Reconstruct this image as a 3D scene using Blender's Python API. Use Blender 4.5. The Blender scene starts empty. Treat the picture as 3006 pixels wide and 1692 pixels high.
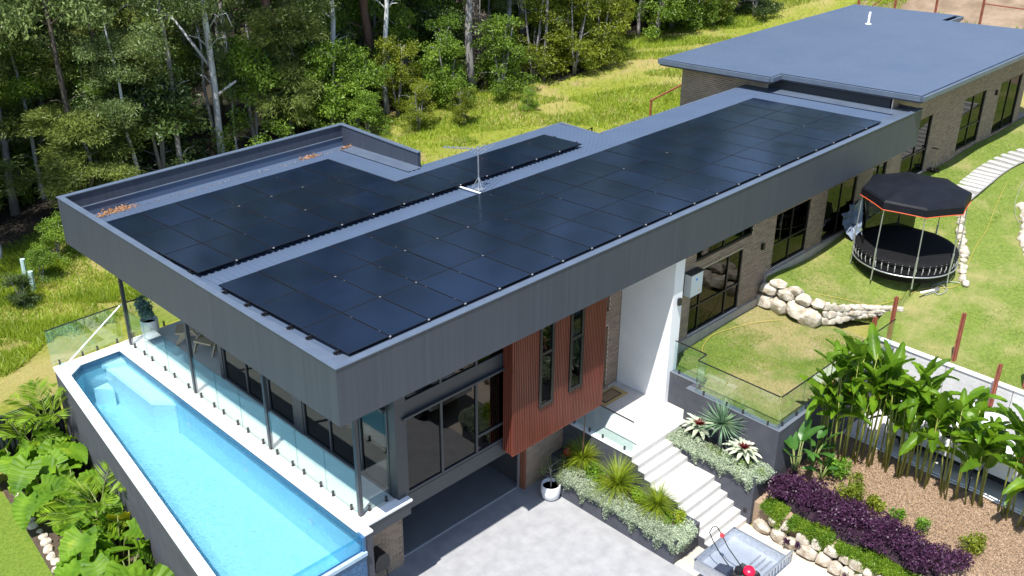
import bpy, math, random
import numpy as np
from mathutils import Vector, Matrix
rnd = random.Random(7)
PI = math.pi
scene = bpy.context.scene
COL = scene.collection
# ---------------------------------------------------------------- camera
CAMPOS = Vector((-10.4966, -15.5448, 17.593))
cr = Vector((0.707077, -0.707102, 0.007006)); cd = Vector((-0.31186, -0.320711, -0.894364)); cf = Vector((0.634654, 0.6302, -0.447284))
cam_data = bpy.data.cameras.new('camera'); cam = bpy.data.objects.new('camera', cam_data); COL.objects.link(cam)
M4 = Matrix(((cr.x, -cd.x, -cf.x, CAMPOS.x), (cr.y, -cd.y, -cf.y, CAMPOS.y), (cr.z, -cd.z, -cf.z, CAMPOS.z), (0, 0, 0, 1)))
cam.matrix_world = M4
cam_data.sensor_width = 36.0; cam_data.lens = 36.416; cam_data.clip_end = 2000; cam_data.clip_start = .1
scene.camera = cam
scene.render.resolution_x = 1024; scene.render.resolution_y = 576
# ---------------------------------------------------------------- light
SUN = Vector((-.4405, -.1967, 1)).normalized()
EL = math.asin(SUN.z)
world = bpy.data.worlds.new('World'); scene.world = world; world.use_nodes = True
nt = world.node_tree; nt.nodes.clear()
sky = nt.nodes.new('ShaderNodeTexSky'); sky.sky_type = 'NISHITA'; sky.sun_disc = False
sky.sun_elevation = EL; sky.sun_rotation = math.atan2(SUN.x, SUN.y); sky.air_density = 1.0; sky.dust_density = .6; sky.ozone_density = 1.2
bg = nt.nodes.new('ShaderNodeBackground'); bg.inputs['Strength'].default_value = .12
wo = nt.nodes.new('ShaderNodeOutputWorld')
nt.links.new(sky.outputs[0], bg.inputs[0]); nt.links.new(bg.outputs[0], wo.inputs[0])
sd = bpy.data.lights.new('sun', 'SUN'); sd.energy = 4.6; sd.angle = math.radians(.53); sd.color = (1, .965, .91)
so = bpy.data.objects.new('sun', sd); COL.objects.link(so); so.rotation_euler = SUN.to_track_quat('Z', 'Y').to_euler(); so.location = (0, 0, 40)
vs = scene.view_settings; vs.view_transform = 'Standard'; vs.look = 'None'; vs.gamma = 1; vs.use_curve_mapping = False; vs.exposure = .85
scene.render.engine = 'CYCLES'
scene.cycles.max_bounces = 8; scene.cycles.transparent_max_bounces = 24

# ---------------------------------------------------------------- helpers
class MB:
    def __init__(s): s.v = []; s.f = []
    def add(s, vs, fs):
        o = len(s.v); s.v.extend([tuple(p) for p in vs]); s.f.extend([tuple(i + o for i in q) for q in fs]); return s
    def box(s, x0, x1, y0, y1, z0, z1):
        if x0 > x1: x0, x1 = x1, x0
        if y0 > y1: y0, y1 = y1, y0
        if z0 > z1: z0, z1 = z1, z0
        return s.add([(x0,y0,z0),(x1,y0,z0),(x1,y1,z0),(x0,y1,z0),(x0,y0,z1),(x1,y0,z1),(x1,y1,z1),(x0,y1,z1)],
              [(0,3,2,1),(4,5,6,7),(0,1,5,4),(1,2,6,5),(2,3,7,6),(3,0,4,7)])
    def quad(s, a, b, c, d): return s.add([a,b,c,d], [(0,1,2,3)])
    def prism(s, poly, z0, z1):
        n = len(poly); A = sum(poly[i][0]*poly[(i+1)%n][1]-poly[(i+1)%n][0]*poly[i][1] for i in range(n))
        if A < 0: poly = poly[::-1]
        f0 = z0 if callable(z0) else (lambda x, y: z0); f1 = z1 if callable(z1) else (lambda x, y: z1)
        vs = [(x,y,f0(x,y)) for x,y in poly] + [(x,y,f1(x,y)) for x,y in poly]
        return s.add(vs, [tuple(range(n-1,-1,-1)), tuple(range(n,2*n))] + [(i,(i+1)%n,n+(i+1)%n,n+i) for i in range(n)])
    def tube(s, pts, r, n=8, cap=True):
        pts = [Vector(p) for p in pts]; rs = r if isinstance(r, (list, tuple)) else [r]*len(pts)
        o = len(s.v); prev = None
        for i, p in enumerate(pts):
            t = (pts[min(i+1, len(pts)-1)] - pts[max(i-1, 0)])
            if t.length < 1e-9: t = Vector((0,0,1))
            t.normalize()
            if prev is None:
                a = Vector((0,0,1)) if abs(t.z) < .9 else Vector((1,0,0)); u = t.cross(a).normalized()
            else:
                u = prev - t*prev.dot(t)
                u = u.normalized() if u.length > 1e-6 else t.orthogonal().normalized()
            prev = u; w = t.cross(u)
            for k in range(n):
                a = 2*PI*k/n; s.v.append(tuple(p + (u*math.cos(a) + w*math.sin(a))*rs[i]))
        for i in range(len(pts)-1):
            for k in range(n):
                s.f.append((o+i*n+k, o+i*n+(k+1)%n, o+(i+1)*n+(k+1)%n, o+(i+1)*n+k))
        if cap:
            s.f.append(tuple(o+k for k in range(n-1,-1,-1))); e = o+(len(pts)-1)*n; s.f.append(tuple(e+k for k in range(n)))
        return s
    def lathe(s, prof, n=20, c=(0,0,0)):
        o = len(s.v)
        for r, z in prof:
            for k in range(n):
                a = 2*PI*k/n; s.v.append((c[0]+r*math.cos(a), c[1]+r*math.sin(a), c[2]+z))
        for i in range(len(prof)-1):
            for k in range(n): s.f.append((o+i*n+k, o+i*n+(k+1)%n, o+(i+1)*n+(k+1)%n, o+(i+1)*n+k))
        if prof[0][0] > 1e-4: s.f.append(tuple(o+k for k in range(n-1,-1,-1)))
        if prof[-1][0] > 1e-4: e = o+(len(prof)-1)*n; s.f.append(tuple(e+k for k in range(n)))
        return s
    def bar(s, a, b, w, h=None):      # square-section bar between two points
        h = h or w; a = Vector(a); b = Vector(b); t = (b-a).normalized()
        up = Vector((0,0,1)) if abs(t.z) < .95 else Vector((0,1,0))
        u = t.cross(up).normalized()*w/2; q = u.cross(t).normalized()*h/2
        vs = [a-u-q, a+u-q, a+u+q, a-u+q, b-u-q, b+u-q, b+u+q, b-u+q]
        return s.add(vs, [(0,1,2,3),(7,6,5,4),(0,4,5,1),(1,5,6,2),(2,6,7,3),(3,7,4,0)])
    def ell(s, c, r, nu=10, nv=6, noise=0, seed=0):
        q = random.Random(seed); o = len(s.v)
        for j in range(nv+1):
            ph = PI*j/nv
            for i in range(nu):
                a = 2*PI*i/nu; k = 1 + noise*(q.random()-.5)*2
                s.v.append((c[0]+r[0]*k*math.sin(ph)*math.cos(a), c[1]+r[1]*k*math.sin(ph)*math.sin(a), c[2]+r[2]*k*math.cos(ph)))
        for j in range(nv):
            for i in range(nu): s.f.append((o+j*nu+i, o+(j+1)*nu+i, o+(j+1)*nu+(i+1)%nu, o+j*nu+(i+1)%nu))
        return s
    def mesh(s, name, smooth=False):
        me = bpy.data.meshes.new(name); me.from_pydata(s.v, [], s.f); me.update()
        if smooth: me.shade_smooth()
        return me
    def build(s, name, mat, parent=None, smooth=False, loc=None):
        me = s.mesh(name, smooth); return link(name, me, mat, parent, loc)
WL = {}
def link(name, me, mat, parent=None, loc=None):
    if mat is not None and not me.materials: me.materials.append(mat)
    o = bpy.data.objects.new(name, me); COL.objects.link(o)
    if parent is not None:
        o.parent = parent; pw = WL.get(parent.name, Vector((0,0,0)))
        if loc is None: o.location = -pw; WL[o.name] = Vector((0,0,0))
        else: o.location = Vector(loc); WL[o.name] = pw + Vector(loc)
    else:
        if loc is not None: o.location = loc
        WL[o.name] = Vector(o.location)
    return o
def tag(o, label=None, cat=None, group=None, kind=None):
    if label: o['label'] = label
    if cat: o['category'] = cat
    if group: o['group'] = group
    if kind: o['kind'] = kind
    return o
def thing(name, loc, label, cat, group=None, rz=0):
    o = bpy.data.objects.new(name, None); COL.objects.link(o); o.location = loc; o.rotation_euler = (0,0,rz); o.empty_display_size = .2
    WL[o.name] = Vector(loc); return tag(o, label, cat, group)
def struct(o): o['kind'] = 'structure'; return o
def stuff(o): o['kind'] = 'stuff'; return o
def copy_tree(o, loc=None, rz=None, scale=None, label=None, parent=None):
    c = o.copy(); COL.objects.link(c); c.parent = parent
    if loc is not None: c.location = loc
    if rz is not None: c.rotation_euler = (c.rotation_euler[0], c.rotation_euler[1], rz)
    if scale is not None: c.scale = scale if isinstance(scale, (tuple, list)) else (scale,)*3
    if label: c['label'] = label
    for ch in o.children: copy_tree(ch, parent=c)
    return c

# ---------------------------------------------------------------- materials
def new_mat(name):
    m = bpy.data.materials.new(name); m.use_nodes = True; t = m.node_tree; t.nodes.clear()
    out = t.nodes.new('ShaderNodeOutputMaterial'); return m, t, out
def N(t, kind, **kw):
    n = t.nodes.new(kind)
    for k, v in kw.items():
        if k in n.inputs.keys(): n.inputs[k].default_value = v
        else: setattr(n, k, v)
    return n
def ramp(t, stops, interp='LINEAR'):
    r = t.nodes.new('ShaderNodeValToRGB'); e = r.color_ramp.elements; r.color_ramp.interpolation = interp
    while len(e) > 1: e.remove(e[0])
    e[0].position = stops[0][0]; e[0].color = (*stops[0][1], 1)
    for p, c in stops[1:]:
        k = e.new(p); k.color = (*c, 1)
    return r
def coords(t, scale=(1,1,1), world=True):
    g = t.nodes.new('ShaderNodeNewGeometry') if world else t.nodes.new('ShaderNodeTexCoord')
    mp = t.nodes.new('ShaderNodeMapping'); mp.inputs['Scale'].default_value = scale
    t.links.new(g.outputs['Position' if world else 'Object'], mp.inputs['Vector']); return mp.outputs[0]
def pm(name, c1, c2=None, scale=4, rough=.6, metal=0, bump=0, bscale=40, stretch=(1,1,1), detail=4, spec=.5, contrast=(.35,.65), isl=0, objr=0, world=True, coat=0):
    """principled material: two tones mixed by noise, optional bump, optional per-island / per-object brightness"""
    m, t, out = new_mat(name); L = t.links.new
    b = N(t, 'ShaderNodeBsdfPrincipled', Roughness=rough, Metallic=metal); b.inputs['Specular IOR Level'].default_value = spec
    if coat: b.inputs['Coat Weight'].default_value = coat; b.inputs['Coat Roughness'].default_value = .08
    L(b.outputs[0], out.inputs[0])
    v = coords(t, stretch, world)
    col = None
    if c2 is not None:
        n = N(t, 'ShaderNodeTexNoise', Scale=scale, Detail=detail, Roughness=.6); L(v, n.inputs['Vector'])
        r = ramp(t, [(contrast[0], c1), (contrast[1], c2)]); L(n.outputs['Fac'], r.inputs[0]); col = r.outputs[0]
    else:
        rgb = t.nodes.new('ShaderNodeRGB'); rgb.outputs[0].default_value = (*c1, 1); col = rgb.outputs[0]
    if isl or objr:
        h = t.nodes.new('ShaderNodeHueSaturation'); L(col, h.inputs['Color'])
        g = t.nodes.new('ShaderNodeNewGeometry'); oi = t.nodes.new('ShaderNodeObjectInfo')
        a = N(t, 'ShaderNodeMath', operation='MULTIPLY_ADD'); L(g.outputs['Random Per Island'], a.inputs[0]); a.inputs[1].default_value = isl; a.inputs[2].default_value = 1 - isl/2 - objr/2
        a2 = N(t, 'ShaderNodeMath', operation='MULTIPLY_ADD'); L(oi.outputs['Random'], a2.inputs[0]); a2.inputs[1].default_value = objr; L(a.outputs[0], a2.inputs[2])
        L(a2.outputs[0], h.inputs['Value']); col = h.outputs[0]
    L(col, b.inputs['Base Color'])
    if bump:
        n2 = N(t, 'ShaderNodeTexNoise', Scale=bscale, Detail=3); L(v, n2.inputs['Vector'])
        bp = N(t, 'ShaderNodeBump', Strength=bump, Distance=.02); L(n2.outputs['Fac'], bp.inputs['Height']); L(bp.outputs[0], b.inputs['Normal'])
    return m
def leaf_mat(name, c1, c2, c3=None, scale=1.2, trans=.3, rough=.45, gloss=.35, isl=.5, objr=.25):
    m, t, out = new_mat(name); L = t.links.new
    v = coords(t); n = N(t, 'ShaderNodeTexNoise', Scale=scale, Detail=3); L(v, n.inputs['Vector'])
    st = [(.3, c1), (.65, c2)] + ([(.8, c3)] if c3 else [])
    r = ramp(t, st); L(n.outputs['Fac'], r.inputs[0])
    g = t.nodes.new('ShaderNodeNewGeometry'); oi = t.nodes.new('ShaderNodeObjectInfo'); h = t.nodes.new('ShaderNodeHueSaturation')
    a = N(t, 'ShaderNodeMath', operation='MULTIPLY_ADD'); L(g.outputs['Random Per Island'], a.inputs[0]); a.inputs[1].default_value = isl; a.inputs[2].default_value = 1 - isl/2 - objr/2
    a2 = N(t, 'ShaderNodeMath', operation='MULTIPLY_ADD'); L(oi.outputs['Random'], a2.inputs[0]); a2.inputs[1].default_value = objr; L(a.outputs[0], a2.inputs[2])
    L(a2.outputs[0], h.inputs['Value']); L(r.outputs[0], h.inputs['Color'])
    b = N(t, 'ShaderNodeBsdfPrincipled', Roughness=rough); b.inputs['Specular IOR Level'].default_value = gloss; L(h.outputs[0], b.inputs['Base Color'])
    tr = t.nodes.new('ShaderNodeBsdfTranslucent'); h2 = t.nodes.new('ShaderNodeHueSaturation'); h2.inputs['Value'].default_value = 1.6; h2.inputs['Hue'].default_value = .49; L(h.outputs[0], h2.inputs['Color']); L(h2.outputs[0], tr.inputs[0])
    mx = N(t, 'ShaderNodeMixShader'); mx.inputs[0].default_value = trans; L(b.outputs[0], mx.inputs[1]); L(tr.outputs[0], mx.inputs[2]); L(mx.outputs[0], out.inputs[0])
    return m
def glass_mat(name, tint, refl=.06, rough=.0, fac=1.0):
    m, t, out = new_mat(name); L = t.links.new
    tr = t.nodes.new('ShaderNodeBsdfTransparent'); tr.inputs[0].default_value = (*tint, 1)
    gl = N(t, 'ShaderNodeBsdfGlossy', Roughness=rough); gl.inputs[0].default_value = (1,1,1,1)
    lw = t.nodes.new('ShaderNodeLayerWeight'); pw = N(t, 'ShaderNodeMath', operation='POWER'); pw.inputs[1].default_value = 5; L(lw.outputs['Facing'], pw.inputs[0])
    ad = N(t, 'ShaderNodeMath', operation='MULTIPLY_ADD'); ad.inputs[1].default_value = .92*fac; ad.inputs[2].default_value = .035+refl; ad.use_clamp = True; L(pw.outputs[0], ad.inputs[0])
    mx = t.nodes.new('ShaderNodeMixShader'); L(ad.outputs[0], mx.inputs[0]); L(tr.outputs[0], mx.inputs[1]); L(gl.outputs[0], mx.inputs[2]); L(mx.outputs[0], out.inputs[0])
    return m
def grass_mat(name, g1, g2, dry, soil, dry_amt=.5, soil_amt=.7, s1=.35, s2=6):
    m, t, out = new_mat(name); L = t.links.new; v = coords(t)
    b = N(t, 'ShaderNodeBsdfPrincipled', Roughness=.9); b.inputs['Specular IOR Level'].default_value = .15; L(b.outputs[0], out.inputs[0])
    nf = N(t, 'ShaderNodeTexNoise', Scale=s2, Detail=6, Roughness=.7); L(v, nf.inputs['Vector'])
    r1 = ramp(t, [(.35, g1), (.62, g2)]); L(nf.outputs['Fac'], r1.inputs[0])
    nl = N(t, 'ShaderNodeTexNoise', Scale=s1, Detail=5, Roughness=.62); L(v, nl.inputs['Vector'])
    k1 = ramp(t, [(dry_amt-.08, (0,0,0)), (dry_amt+.1, (1,1,1))]); L(nl.outputs['Fac'], k1.inputs[0])
    mx = N(t, 'ShaderNodeMixRGB'); L(k1.outputs[0], mx.inputs[0]); L(r1.outputs[0], mx.inputs[1])
    nd = N(t, 'ShaderNodeTexNoise', Scale=22, Detail=4); L(v, nd.inputs['Vector'])
    r2 = ramp(t, [(.3, tuple(c*.75 for c in dry)), (.7, tuple(min(1, c*1.25) for c in dry))]); L(nd.outputs['Fac'], r2.inputs[0]); L(r2.outputs[0], mx.inputs[2])
    n3 = N(t, 'ShaderNodeTexNoise', Scale=s1*1.7, Detail=6, Roughness=.68); mp = t.nodes.new('ShaderNodeMapping'); mp.inputs['Location'].default_value = (31, 7, 0); L(v, mp.inputs[0]); L(mp.outputs[0], n3.inputs['Vector'])
    k2 = ramp(t, [(soil_amt-.05, (0,0,0)), (soil_amt+.07, (1,1,1))]); L(n3.outputs['Fac'], k2.inputs[0])
    mx2 = N(t, 'ShaderNodeMixRGB'); L(k2.outputs[0], mx2.inputs[0]); L(mx.outputs[0], mx2.inputs[1]); mx2.inputs[2].default_value = (*soil, 1)
    L(mx2.outputs[0], b.inputs['Base Color'])
    nb = N(t, 'ShaderNodeTexNoise', Scale=38, Detail=4, Roughness=.8); L(v, nb.inputs['Vector'])
    bp = N(t, 'ShaderNodeBump', Strength=.8, Distance=.05); L(nb.outputs['Fac'], bp.inputs['Height']); L(bp.outputs[0], b.inputs['Normal'])
    return m
M = {}
M['fascia'] = pm('fascia_cladding', (.033,.042,.062), (.047,.057,.08), scale=1.5, stretch=(5,5,.08), contrast=(.3,.75), rough=.5, bump=.15, bscale=30)
M['dark_metal'] = pm('dark_metal', (.03,.036,.046), (.038,.044,.055), scale=2, rough=.42)
M['charcoal'] = pm('charcoal_render', (.05,.053,.068), (.066,.069,.085), scale=2.2, rough=.85, bump=.25, bscale=90)
M['black'] = pm('black_metal', (.012,.012,.013), rough=.4)
M['roof'] = pm('steel_roof_blue_grey', (.076,.108,.17), (.084,.118,.182), scale=.8, rough=.36, metal=.1, detail=6)
M['roof2'] = pm('steel_roof_wing', (.08,.112,.172), (.09,.122,.182), scale=.5, rough=.4, metal=.1, detail=6)
M['cap'] = pm('roof_capping', (.085,.112,.16), (.105,.135,.185), scale=2, rough=.4, metal=.1)
M['white'] = pm('white_render', (.78,.79,.8), (.72,.73,.75), scale=1.5, rough=.8, bump=.05, bscale=60)
M['tile'] = pm('pale_stone_tile', (.58,.565,.54), (.52,.505,.48), scale=2.6, rough=.55)
M['deckgrey'] = pm('grey_tile', (.42,.41,.4), (.36,.35,.34), scale=2, rough=.5)
M['brick'] = pm('brown_brick', (.235,.165,.115), (.3,.215,.155), scale=60, rough=.85, bump=.3, bscale=90, isl=.4, objr=.4)
M['mortar'] = pm('mortar', (.6,.54,.45), (.68,.62,.52), scale=6, rough=.95)
M['red'] = pm('red_batten', (.115,.028,.017), (.15,.038,.024), scale=4, stretch=(1,1,.15), rough=.45, isl=.2, objr=.25)
M['red_dark'] = pm('red_backing', (.12,.03,.02), rough=.7)
M['pane'] = glass_mat('window_glass', (.12,.14,.15), .015, fac=.65)
M['fence_glass'] = glass_mat('fence_glass', (.9,.965,.955), .015)
M['fence_glass_edge'] = glass_mat('fence_glass_edge', (.5,.72,.68), .02)
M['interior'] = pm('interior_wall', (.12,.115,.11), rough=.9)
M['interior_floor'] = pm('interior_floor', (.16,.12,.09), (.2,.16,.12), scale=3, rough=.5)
M['concrete'] = pm('driveway_concrete', (.25,.253,.265), (.335,.337,.345), scale=2.3, rough=.8, detail=10, bump=.15, bscale=60, contrast=(.3,.68))
M['carport'] = pm('carport_slab', (.17,.175,.185), (.2,.205,.215), scale=1.5, rough=.5)
M['timber'] = pm('timber_door', (.16,.055,.028), (.22,.085,.045), scale=6, stretch=(6,6,.4), rough=.5)
M['steel'] = pm('galvanised_steel', (.5,.52,.55), (.62,.64,.66), scale=9, rough=.35, metal=.8)
M['silver'] = pm('silver_clamp', (.4,.41,.42), rough=.4, metal=.3)
M['panel'] = None
# ---------------------------------------------------------------- terrain and hard ground
ZD, ZG, ZT, ZB = 1.44, -1.72, 6.475, 5.035     # deck, driveway, fascia top, fascia bottom (landing is z = 0)
def sstep(a, b, x):
    t = max(0, min(1, (x-a)/(b-a))); return t*t*(3-2*t)
def meadow(x, y):
    z = -1 + .11*(x+2) if x < 20 else 1.42 + .08*(x-20)
    if x < -2: z = -1 + .03*(x+2)
    z += .2*(x-45)*sstep(45, 52, x)*sstep(26, 14, y) if x > 45 else 0
    return z + .12*math.sin(x*.31+y*.17) + .08*math.sin(y*.53-x*.21)*sstep(12, 18, y)
def ground_z(x, y):
    if y > 13.06: return meadow(x, y) if x > -1.2 or y > 14 else -1.15
    if x > 18.8: return meadow(x, y) - .45*sstep(3, 0.5, y)
    if x < -1.0: return -1.42
    t = sstep(9.5, 13.06, y)
    return -1.78*(1-t) + meadow(x, y)*t if x > 11.5 else -1.78
xs = sorted(set([-80,-60,-40,-30,-20,-14,-10,-7,-5,-4,-3,-2,-1.25,-1.0] + [i*1.0 for i in range(0,19)] + [18.72,18.82] + [19+i for i in range(0,62)] + [85,95,110,130,160,220]))
ys = sorted(set([-80,-60,-40,-30,-24,-20,-16,-13,-10] + [i*1.0 for i in range(-8,14)] + [13.02,13.1] + [14+i for i in range(0,34)] + [50,55,60,70,80,100,130,180,240]))
mb = MB()
for yy in ys:
    for xx in xs: mb.v.append((xx, yy, ground_z(xx, yy)))
nx = len(xs)
for j in range(len(ys)-1):
    for i in range(nx-1): mb.f.append((j*nx+i, j*nx+i+1, (j+1)*nx+i+1, (j+1)*nx+i))
M['meadow'] = grass_mat('meadow_grass_ground', (.14,.17,.02), (.25,.27,.04), (.32,.27,.1), (.3,.2,.13), dry_amt=.5, soil_amt=.62, s1=.22, s2=5)
gnd = struct(mb.build('ground', M['meadow'], smooth=True))
# forest floor: leaf litter sheet under the trees
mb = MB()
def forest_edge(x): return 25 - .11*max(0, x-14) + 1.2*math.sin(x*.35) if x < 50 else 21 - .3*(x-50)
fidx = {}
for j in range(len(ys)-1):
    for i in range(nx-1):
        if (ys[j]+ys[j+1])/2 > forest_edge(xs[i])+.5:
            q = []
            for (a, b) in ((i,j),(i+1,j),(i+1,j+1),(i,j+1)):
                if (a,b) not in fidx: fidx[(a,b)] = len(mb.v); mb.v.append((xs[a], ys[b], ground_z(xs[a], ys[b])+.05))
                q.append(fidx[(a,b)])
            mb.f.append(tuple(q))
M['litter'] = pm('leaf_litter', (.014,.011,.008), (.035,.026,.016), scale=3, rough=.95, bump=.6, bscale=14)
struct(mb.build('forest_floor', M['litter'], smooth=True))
# lawns as sheets with their own thickness
def sheet(name, poly_fn, nx_, ny_, mat, skirt=.6):
    mb = MB(); pts = [[poly_fn(i/nx_, j/ny_) for i in range(nx_+1)] for j in range(ny_+1)]
    for r in pts:
        for p in r: mb.v.append(p)
    w = nx_+1
    for j in range(ny_):
        for i in range(nx_): mb.f.append((j*w+i, j*w+i+1, (j+1)*w+i+1, (j+1)*w+i))
    ring = [(0,i) for i in range(nx_+1)] + [(j,nx_) for j in range(1,ny_+1)] + [(ny_,i) for i in range(nx_-1,-1,-1)] + [(j,0) for j in range(ny_-1,0,-1)]
    o = len(mb.v)
    for (j,i) in ring: p = pts[j][i]; mb.v.append((p[0],p[1],p[2]-skirt))
    n = len(ring)
    for k in range(n):
        a = ring[k][0]*w+ring[k][1]; b = ring[(k+1)%n][0]*w+ring[(k+1)%n][1]; mb.f.append((b, a, o+k, o+(k+1)%n))
    return struct(mb.build(name, mat, smooth=False))
def idw(cps, p=2.4):
    def f(x, y):
        s = w = 0
        for a, b, c in cps:
            d = ((x-a)**2+(y-b)**2)**(p/2) + 1e-3; s += c/d; w += 1/d
        return s/w
    return f
up_z = idw([(18.4,.6,2.1),(18.4,-1.2,1.85),(20.7,-2.9,1.36),(18.8,-4,1.22),(18.8,-7,1.2),(18.8,-12,1.2),(22.5,-2,2.0),(26,.5,2.5),(30,.5,2.88),(35,.6,2.95),(40,.5,3.0),(30,-4,2.4),(36,-4,2.8),(26,-8,1.8),(35,-10,2.5),(44,-3,3.3),(44,-14,3)])
def low_z(x, y): return 1.03 + .025*math.sin(x*1.3)*math.cos(y*1.1) + .1*sstep(-1, .9, y)*sstep(13.5, 17.5, x)
M['lawn'] = grass_mat('lawn_grass', (.11,.165,.03), (.2,.255,.05), (.3,.28,.11), (.33,.24,.15), dry_amt=.57, soil_amt=.70, s1=.42, s2=9)
M['lawn_low'] = grass_mat('worn_lawn_grass', (.1,.15,.03), (.17,.22,.05), (.29,.25,.11), (.36,.27,.18), dry_amt=.47, soil_amt=.64, s1=.5, s2=9)
M['lawn_left'] = grass_mat('left_lawn_grass', (.1,.17,.02), (.18,.25,.035), (.25,.24,.07), (.3,.22,.12), dry_amt=.66, soil_amt=.8, s1=.5, s2=10)
lx0 = lambda v: 12.46 if -3.7+v*4.6 > -.8 else 12.04
low_lawn = sheet('terrace_lawn', lambda u, v: (lx0(v)+u*(18.7-lx0(v)), -3.7+v*4.6, low_z(lx0(v)+u*(18.7-lx0(v)), -3.7+v*4.6)), 26, 40, M['lawn_low'], 1.2)
def up_fn(u, v):
    x = 18.62 + u*u*.4*34 + u*.6*34
    y0 = -14.0; y1 = .88
    y = y0 + v*(y1-y0)
    # the rock wall cuts the near corner
    xm = 18.62
    if y > -1.4: xm = 18.38
    elif y > -3.0: xm = 18.38 + (-1.4-y)/1.6*2.3 if y > -3.0 else 18.62
    if y <= -2.9: xm = 18.80
    x = xm + (x-18.62)*(52.6-xm)/34
    return (x, y, up_z(x, y))
up_lawn = sheet('upper_lawn', up_fn, 60, 62, M['lawn'], .5)
left_lawn = sheet('side_lawn', lambda u, v: (-14+u*10.3, -8+v*20.9, -1.385), 3, 6, M['lawn_left'], .1)
# driveway and yards
mb = MB(); mb.prism([(-1.2,-30),(8.2,-30),(8.2,1.06),(9.28,1.06),(9.28,2.1),(-1.2,2.1)], -1.9, ZG)
struct(mb.build('driveway', M['concrete']))
mb = MB(); mb.box(8.2,11.05,-30,-3.3,-1.9,ZG+.004)
M['sand'] = pm('pale_sandy_concrete', (.5,.43,.34), (.6,.53,.44), scale=1.6, rough=.9, detail=7, bump=.1)
struct(mb.build('side_path', M['sand']))
mb = MB(); mb.box(1.2,7.66,2.1,7.6,-1.9,ZG+.02); struct(mb.build('carport_floor', M['carport']))
mb = MB(); mb.box(-1.0,7.6,2.06,2.1,-1.9,ZG+.012); struct(mb.build('slab_edge', pm('pale_slab_edge', (.45,.46,.48), rough=.8)))
mb = MB(); mb.prism([(11.2,-30),(15.6,-30),(15.6,-3.6),(11.2,-3.6)], -1.8, lambda x,y: -.98 if x < 12 else -.62)
M['mulch'] = pm('bark_mulch', (.24,.165,.11), (.4,.29,.2), scale=50, rough=.95, bump=.9, bscale=38, detail=7)
struct(mb.build('garden_bed', M['mulch']))
mb = MB(); mb.box(15.6,18.75,-30,-3.4,-1.8,-.82); struct(mb.build('parking_yard', pm('yard_concrete', (.42,.41,.4), (.5,.49,.48), scale=1.2, rough=.85)))
# stepping-stone path on the upper lawn
path = struct(bpy.data.objects.new('path', None)); COL.objects.link(path); WL['path'] = Vector((0,0,0))
M['gravel'] = pm('grey_gravel', (.17,.165,.15), (.3,.29,.27), scale=30, rough=.95, bump=.8, bscale=40)
M['paver'] = pm('pale_paver', (.44,.43,.41), (.36,.355,.34), scale=4, rough=.8, objr=.12)
ctrl = [(28.6,-1.1),(30.0,-1.05),(31.2,-.95),(32.4,-.85),(33.7,-.9),(35.2,-1.1),(37,-1.45),(39,-1.7),(41,-1.8)]
mb = MB(); L1 = []; L2 = []
def pth(s):
    i = min(int(s), len(ctrl)-2); f = s-i; a, b = ctrl[i], ctrl[i+1]
    p0 = ctrl[max(i-1,0)]; p3 = ctrl[min(i+2,len(ctrl)-1)]
    q = lambda k: .5*((2*a[k])+(-p0[k]+b[k])*f+(2*p0[k]-5*a[k]+4*b[k]-p3[k])*f*f+(-p0[k]+3*a[k]-3*b[k]+p3[k])*f**3)
    return q(0), q(1)
K = 60
for k in range(K+1):
    s = k/K*(len(ctrl)-1.001); x, y = pth(s); x2, y2 = pth(min(s+.01, len(ctrl)-1.001)); a = math.atan2(y2-y, x2-x) if (x2,y2) != (x,y) else 0
    nx_, ny_ = -math.sin(a), math.cos(a)
    for sgn in (-.52,.52): mb.v.append((x+nx_*sgn, y+ny_*sgn, up_z(x,y)+.035))
for k in range(K): mb.f.append((2*k, 2*k+2, 2*k+3, 2*k+1))
mb.build('gravel_strip', M['gravel'], path)
pv = MB().box(-.15,.15,-.5,.5,0,.06).mesh('paver'); pv.materials.append(M['paver'])
for k in range(22):
    s = (k+.5)/22*(len(ctrl)-1.01); x, y = pth(s); x2, y2 = pth(min(s+.02, len(ctrl)-1.001)); o = link('paver', pv, None, path, (x, y, up_z(x,y)+.02)); o.rotation_euler = (0,-.03,math.atan2(y2-y, x2-x)+rnd.uniform(-.04,.04))
# ---------------------------------------------------------------- main house
house = thing('house', (13,.9,-1.72), 'long flat-roofed brick house with deep dark grey fascia and solar panels on its roof', 'house')
def B(name, boxes, mat, parent=house):
    mb = MB()
    for b in boxes: mb.box(*b)
    return mb.build(name, M[mat] if isinstance(mat, str) else mat, parent)
ROOF_B = -.0464
def rz_(y): return 6.40 + ROOF_B*y
LX, WY = 26.69, 13.42
f1 = B('fascia', [(.002,LX,.012,.12,ZB+.004,ZT-.012)], 'black'); f2 = B('fascia', [(.012,.118,.122,WY,ZB+.004,ZT-.012)], 'black')
k = 0
while k*1.2 < LX:
    a, b = k*1.2+(.0 if k == 0 else .0015), min(LX, k*1.2+1.2)-.0015; k += 1; mb = MB(); mb.box(a,b,0,.012,ZB,ZT-.012); mb.build('cladding_sheet', M['fascia'], f1)
k = 0
while k*1.2 < WY:
    a, b = max(.013, k*1.2+.0015), min(WY, k*1.2+1.2)-.0015; k += 1; mb = MB(); mb.box(0,.012,a,b,ZB,ZT-.012); mb.build('cladding_sheet', M['fascia'], f2)
B('fascia', [(.12,10.14,WY-.12,WY,ZB,ZT-.012)], 'fascia'); B('parapet', [(10.02,10.14,9.19,WY-.12,5.6,ZT-.012)], 'fascia')
B('fascia', [(LX-.12,LX,.12,.88,ZB,ZT-.012)], 'fascia')
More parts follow.
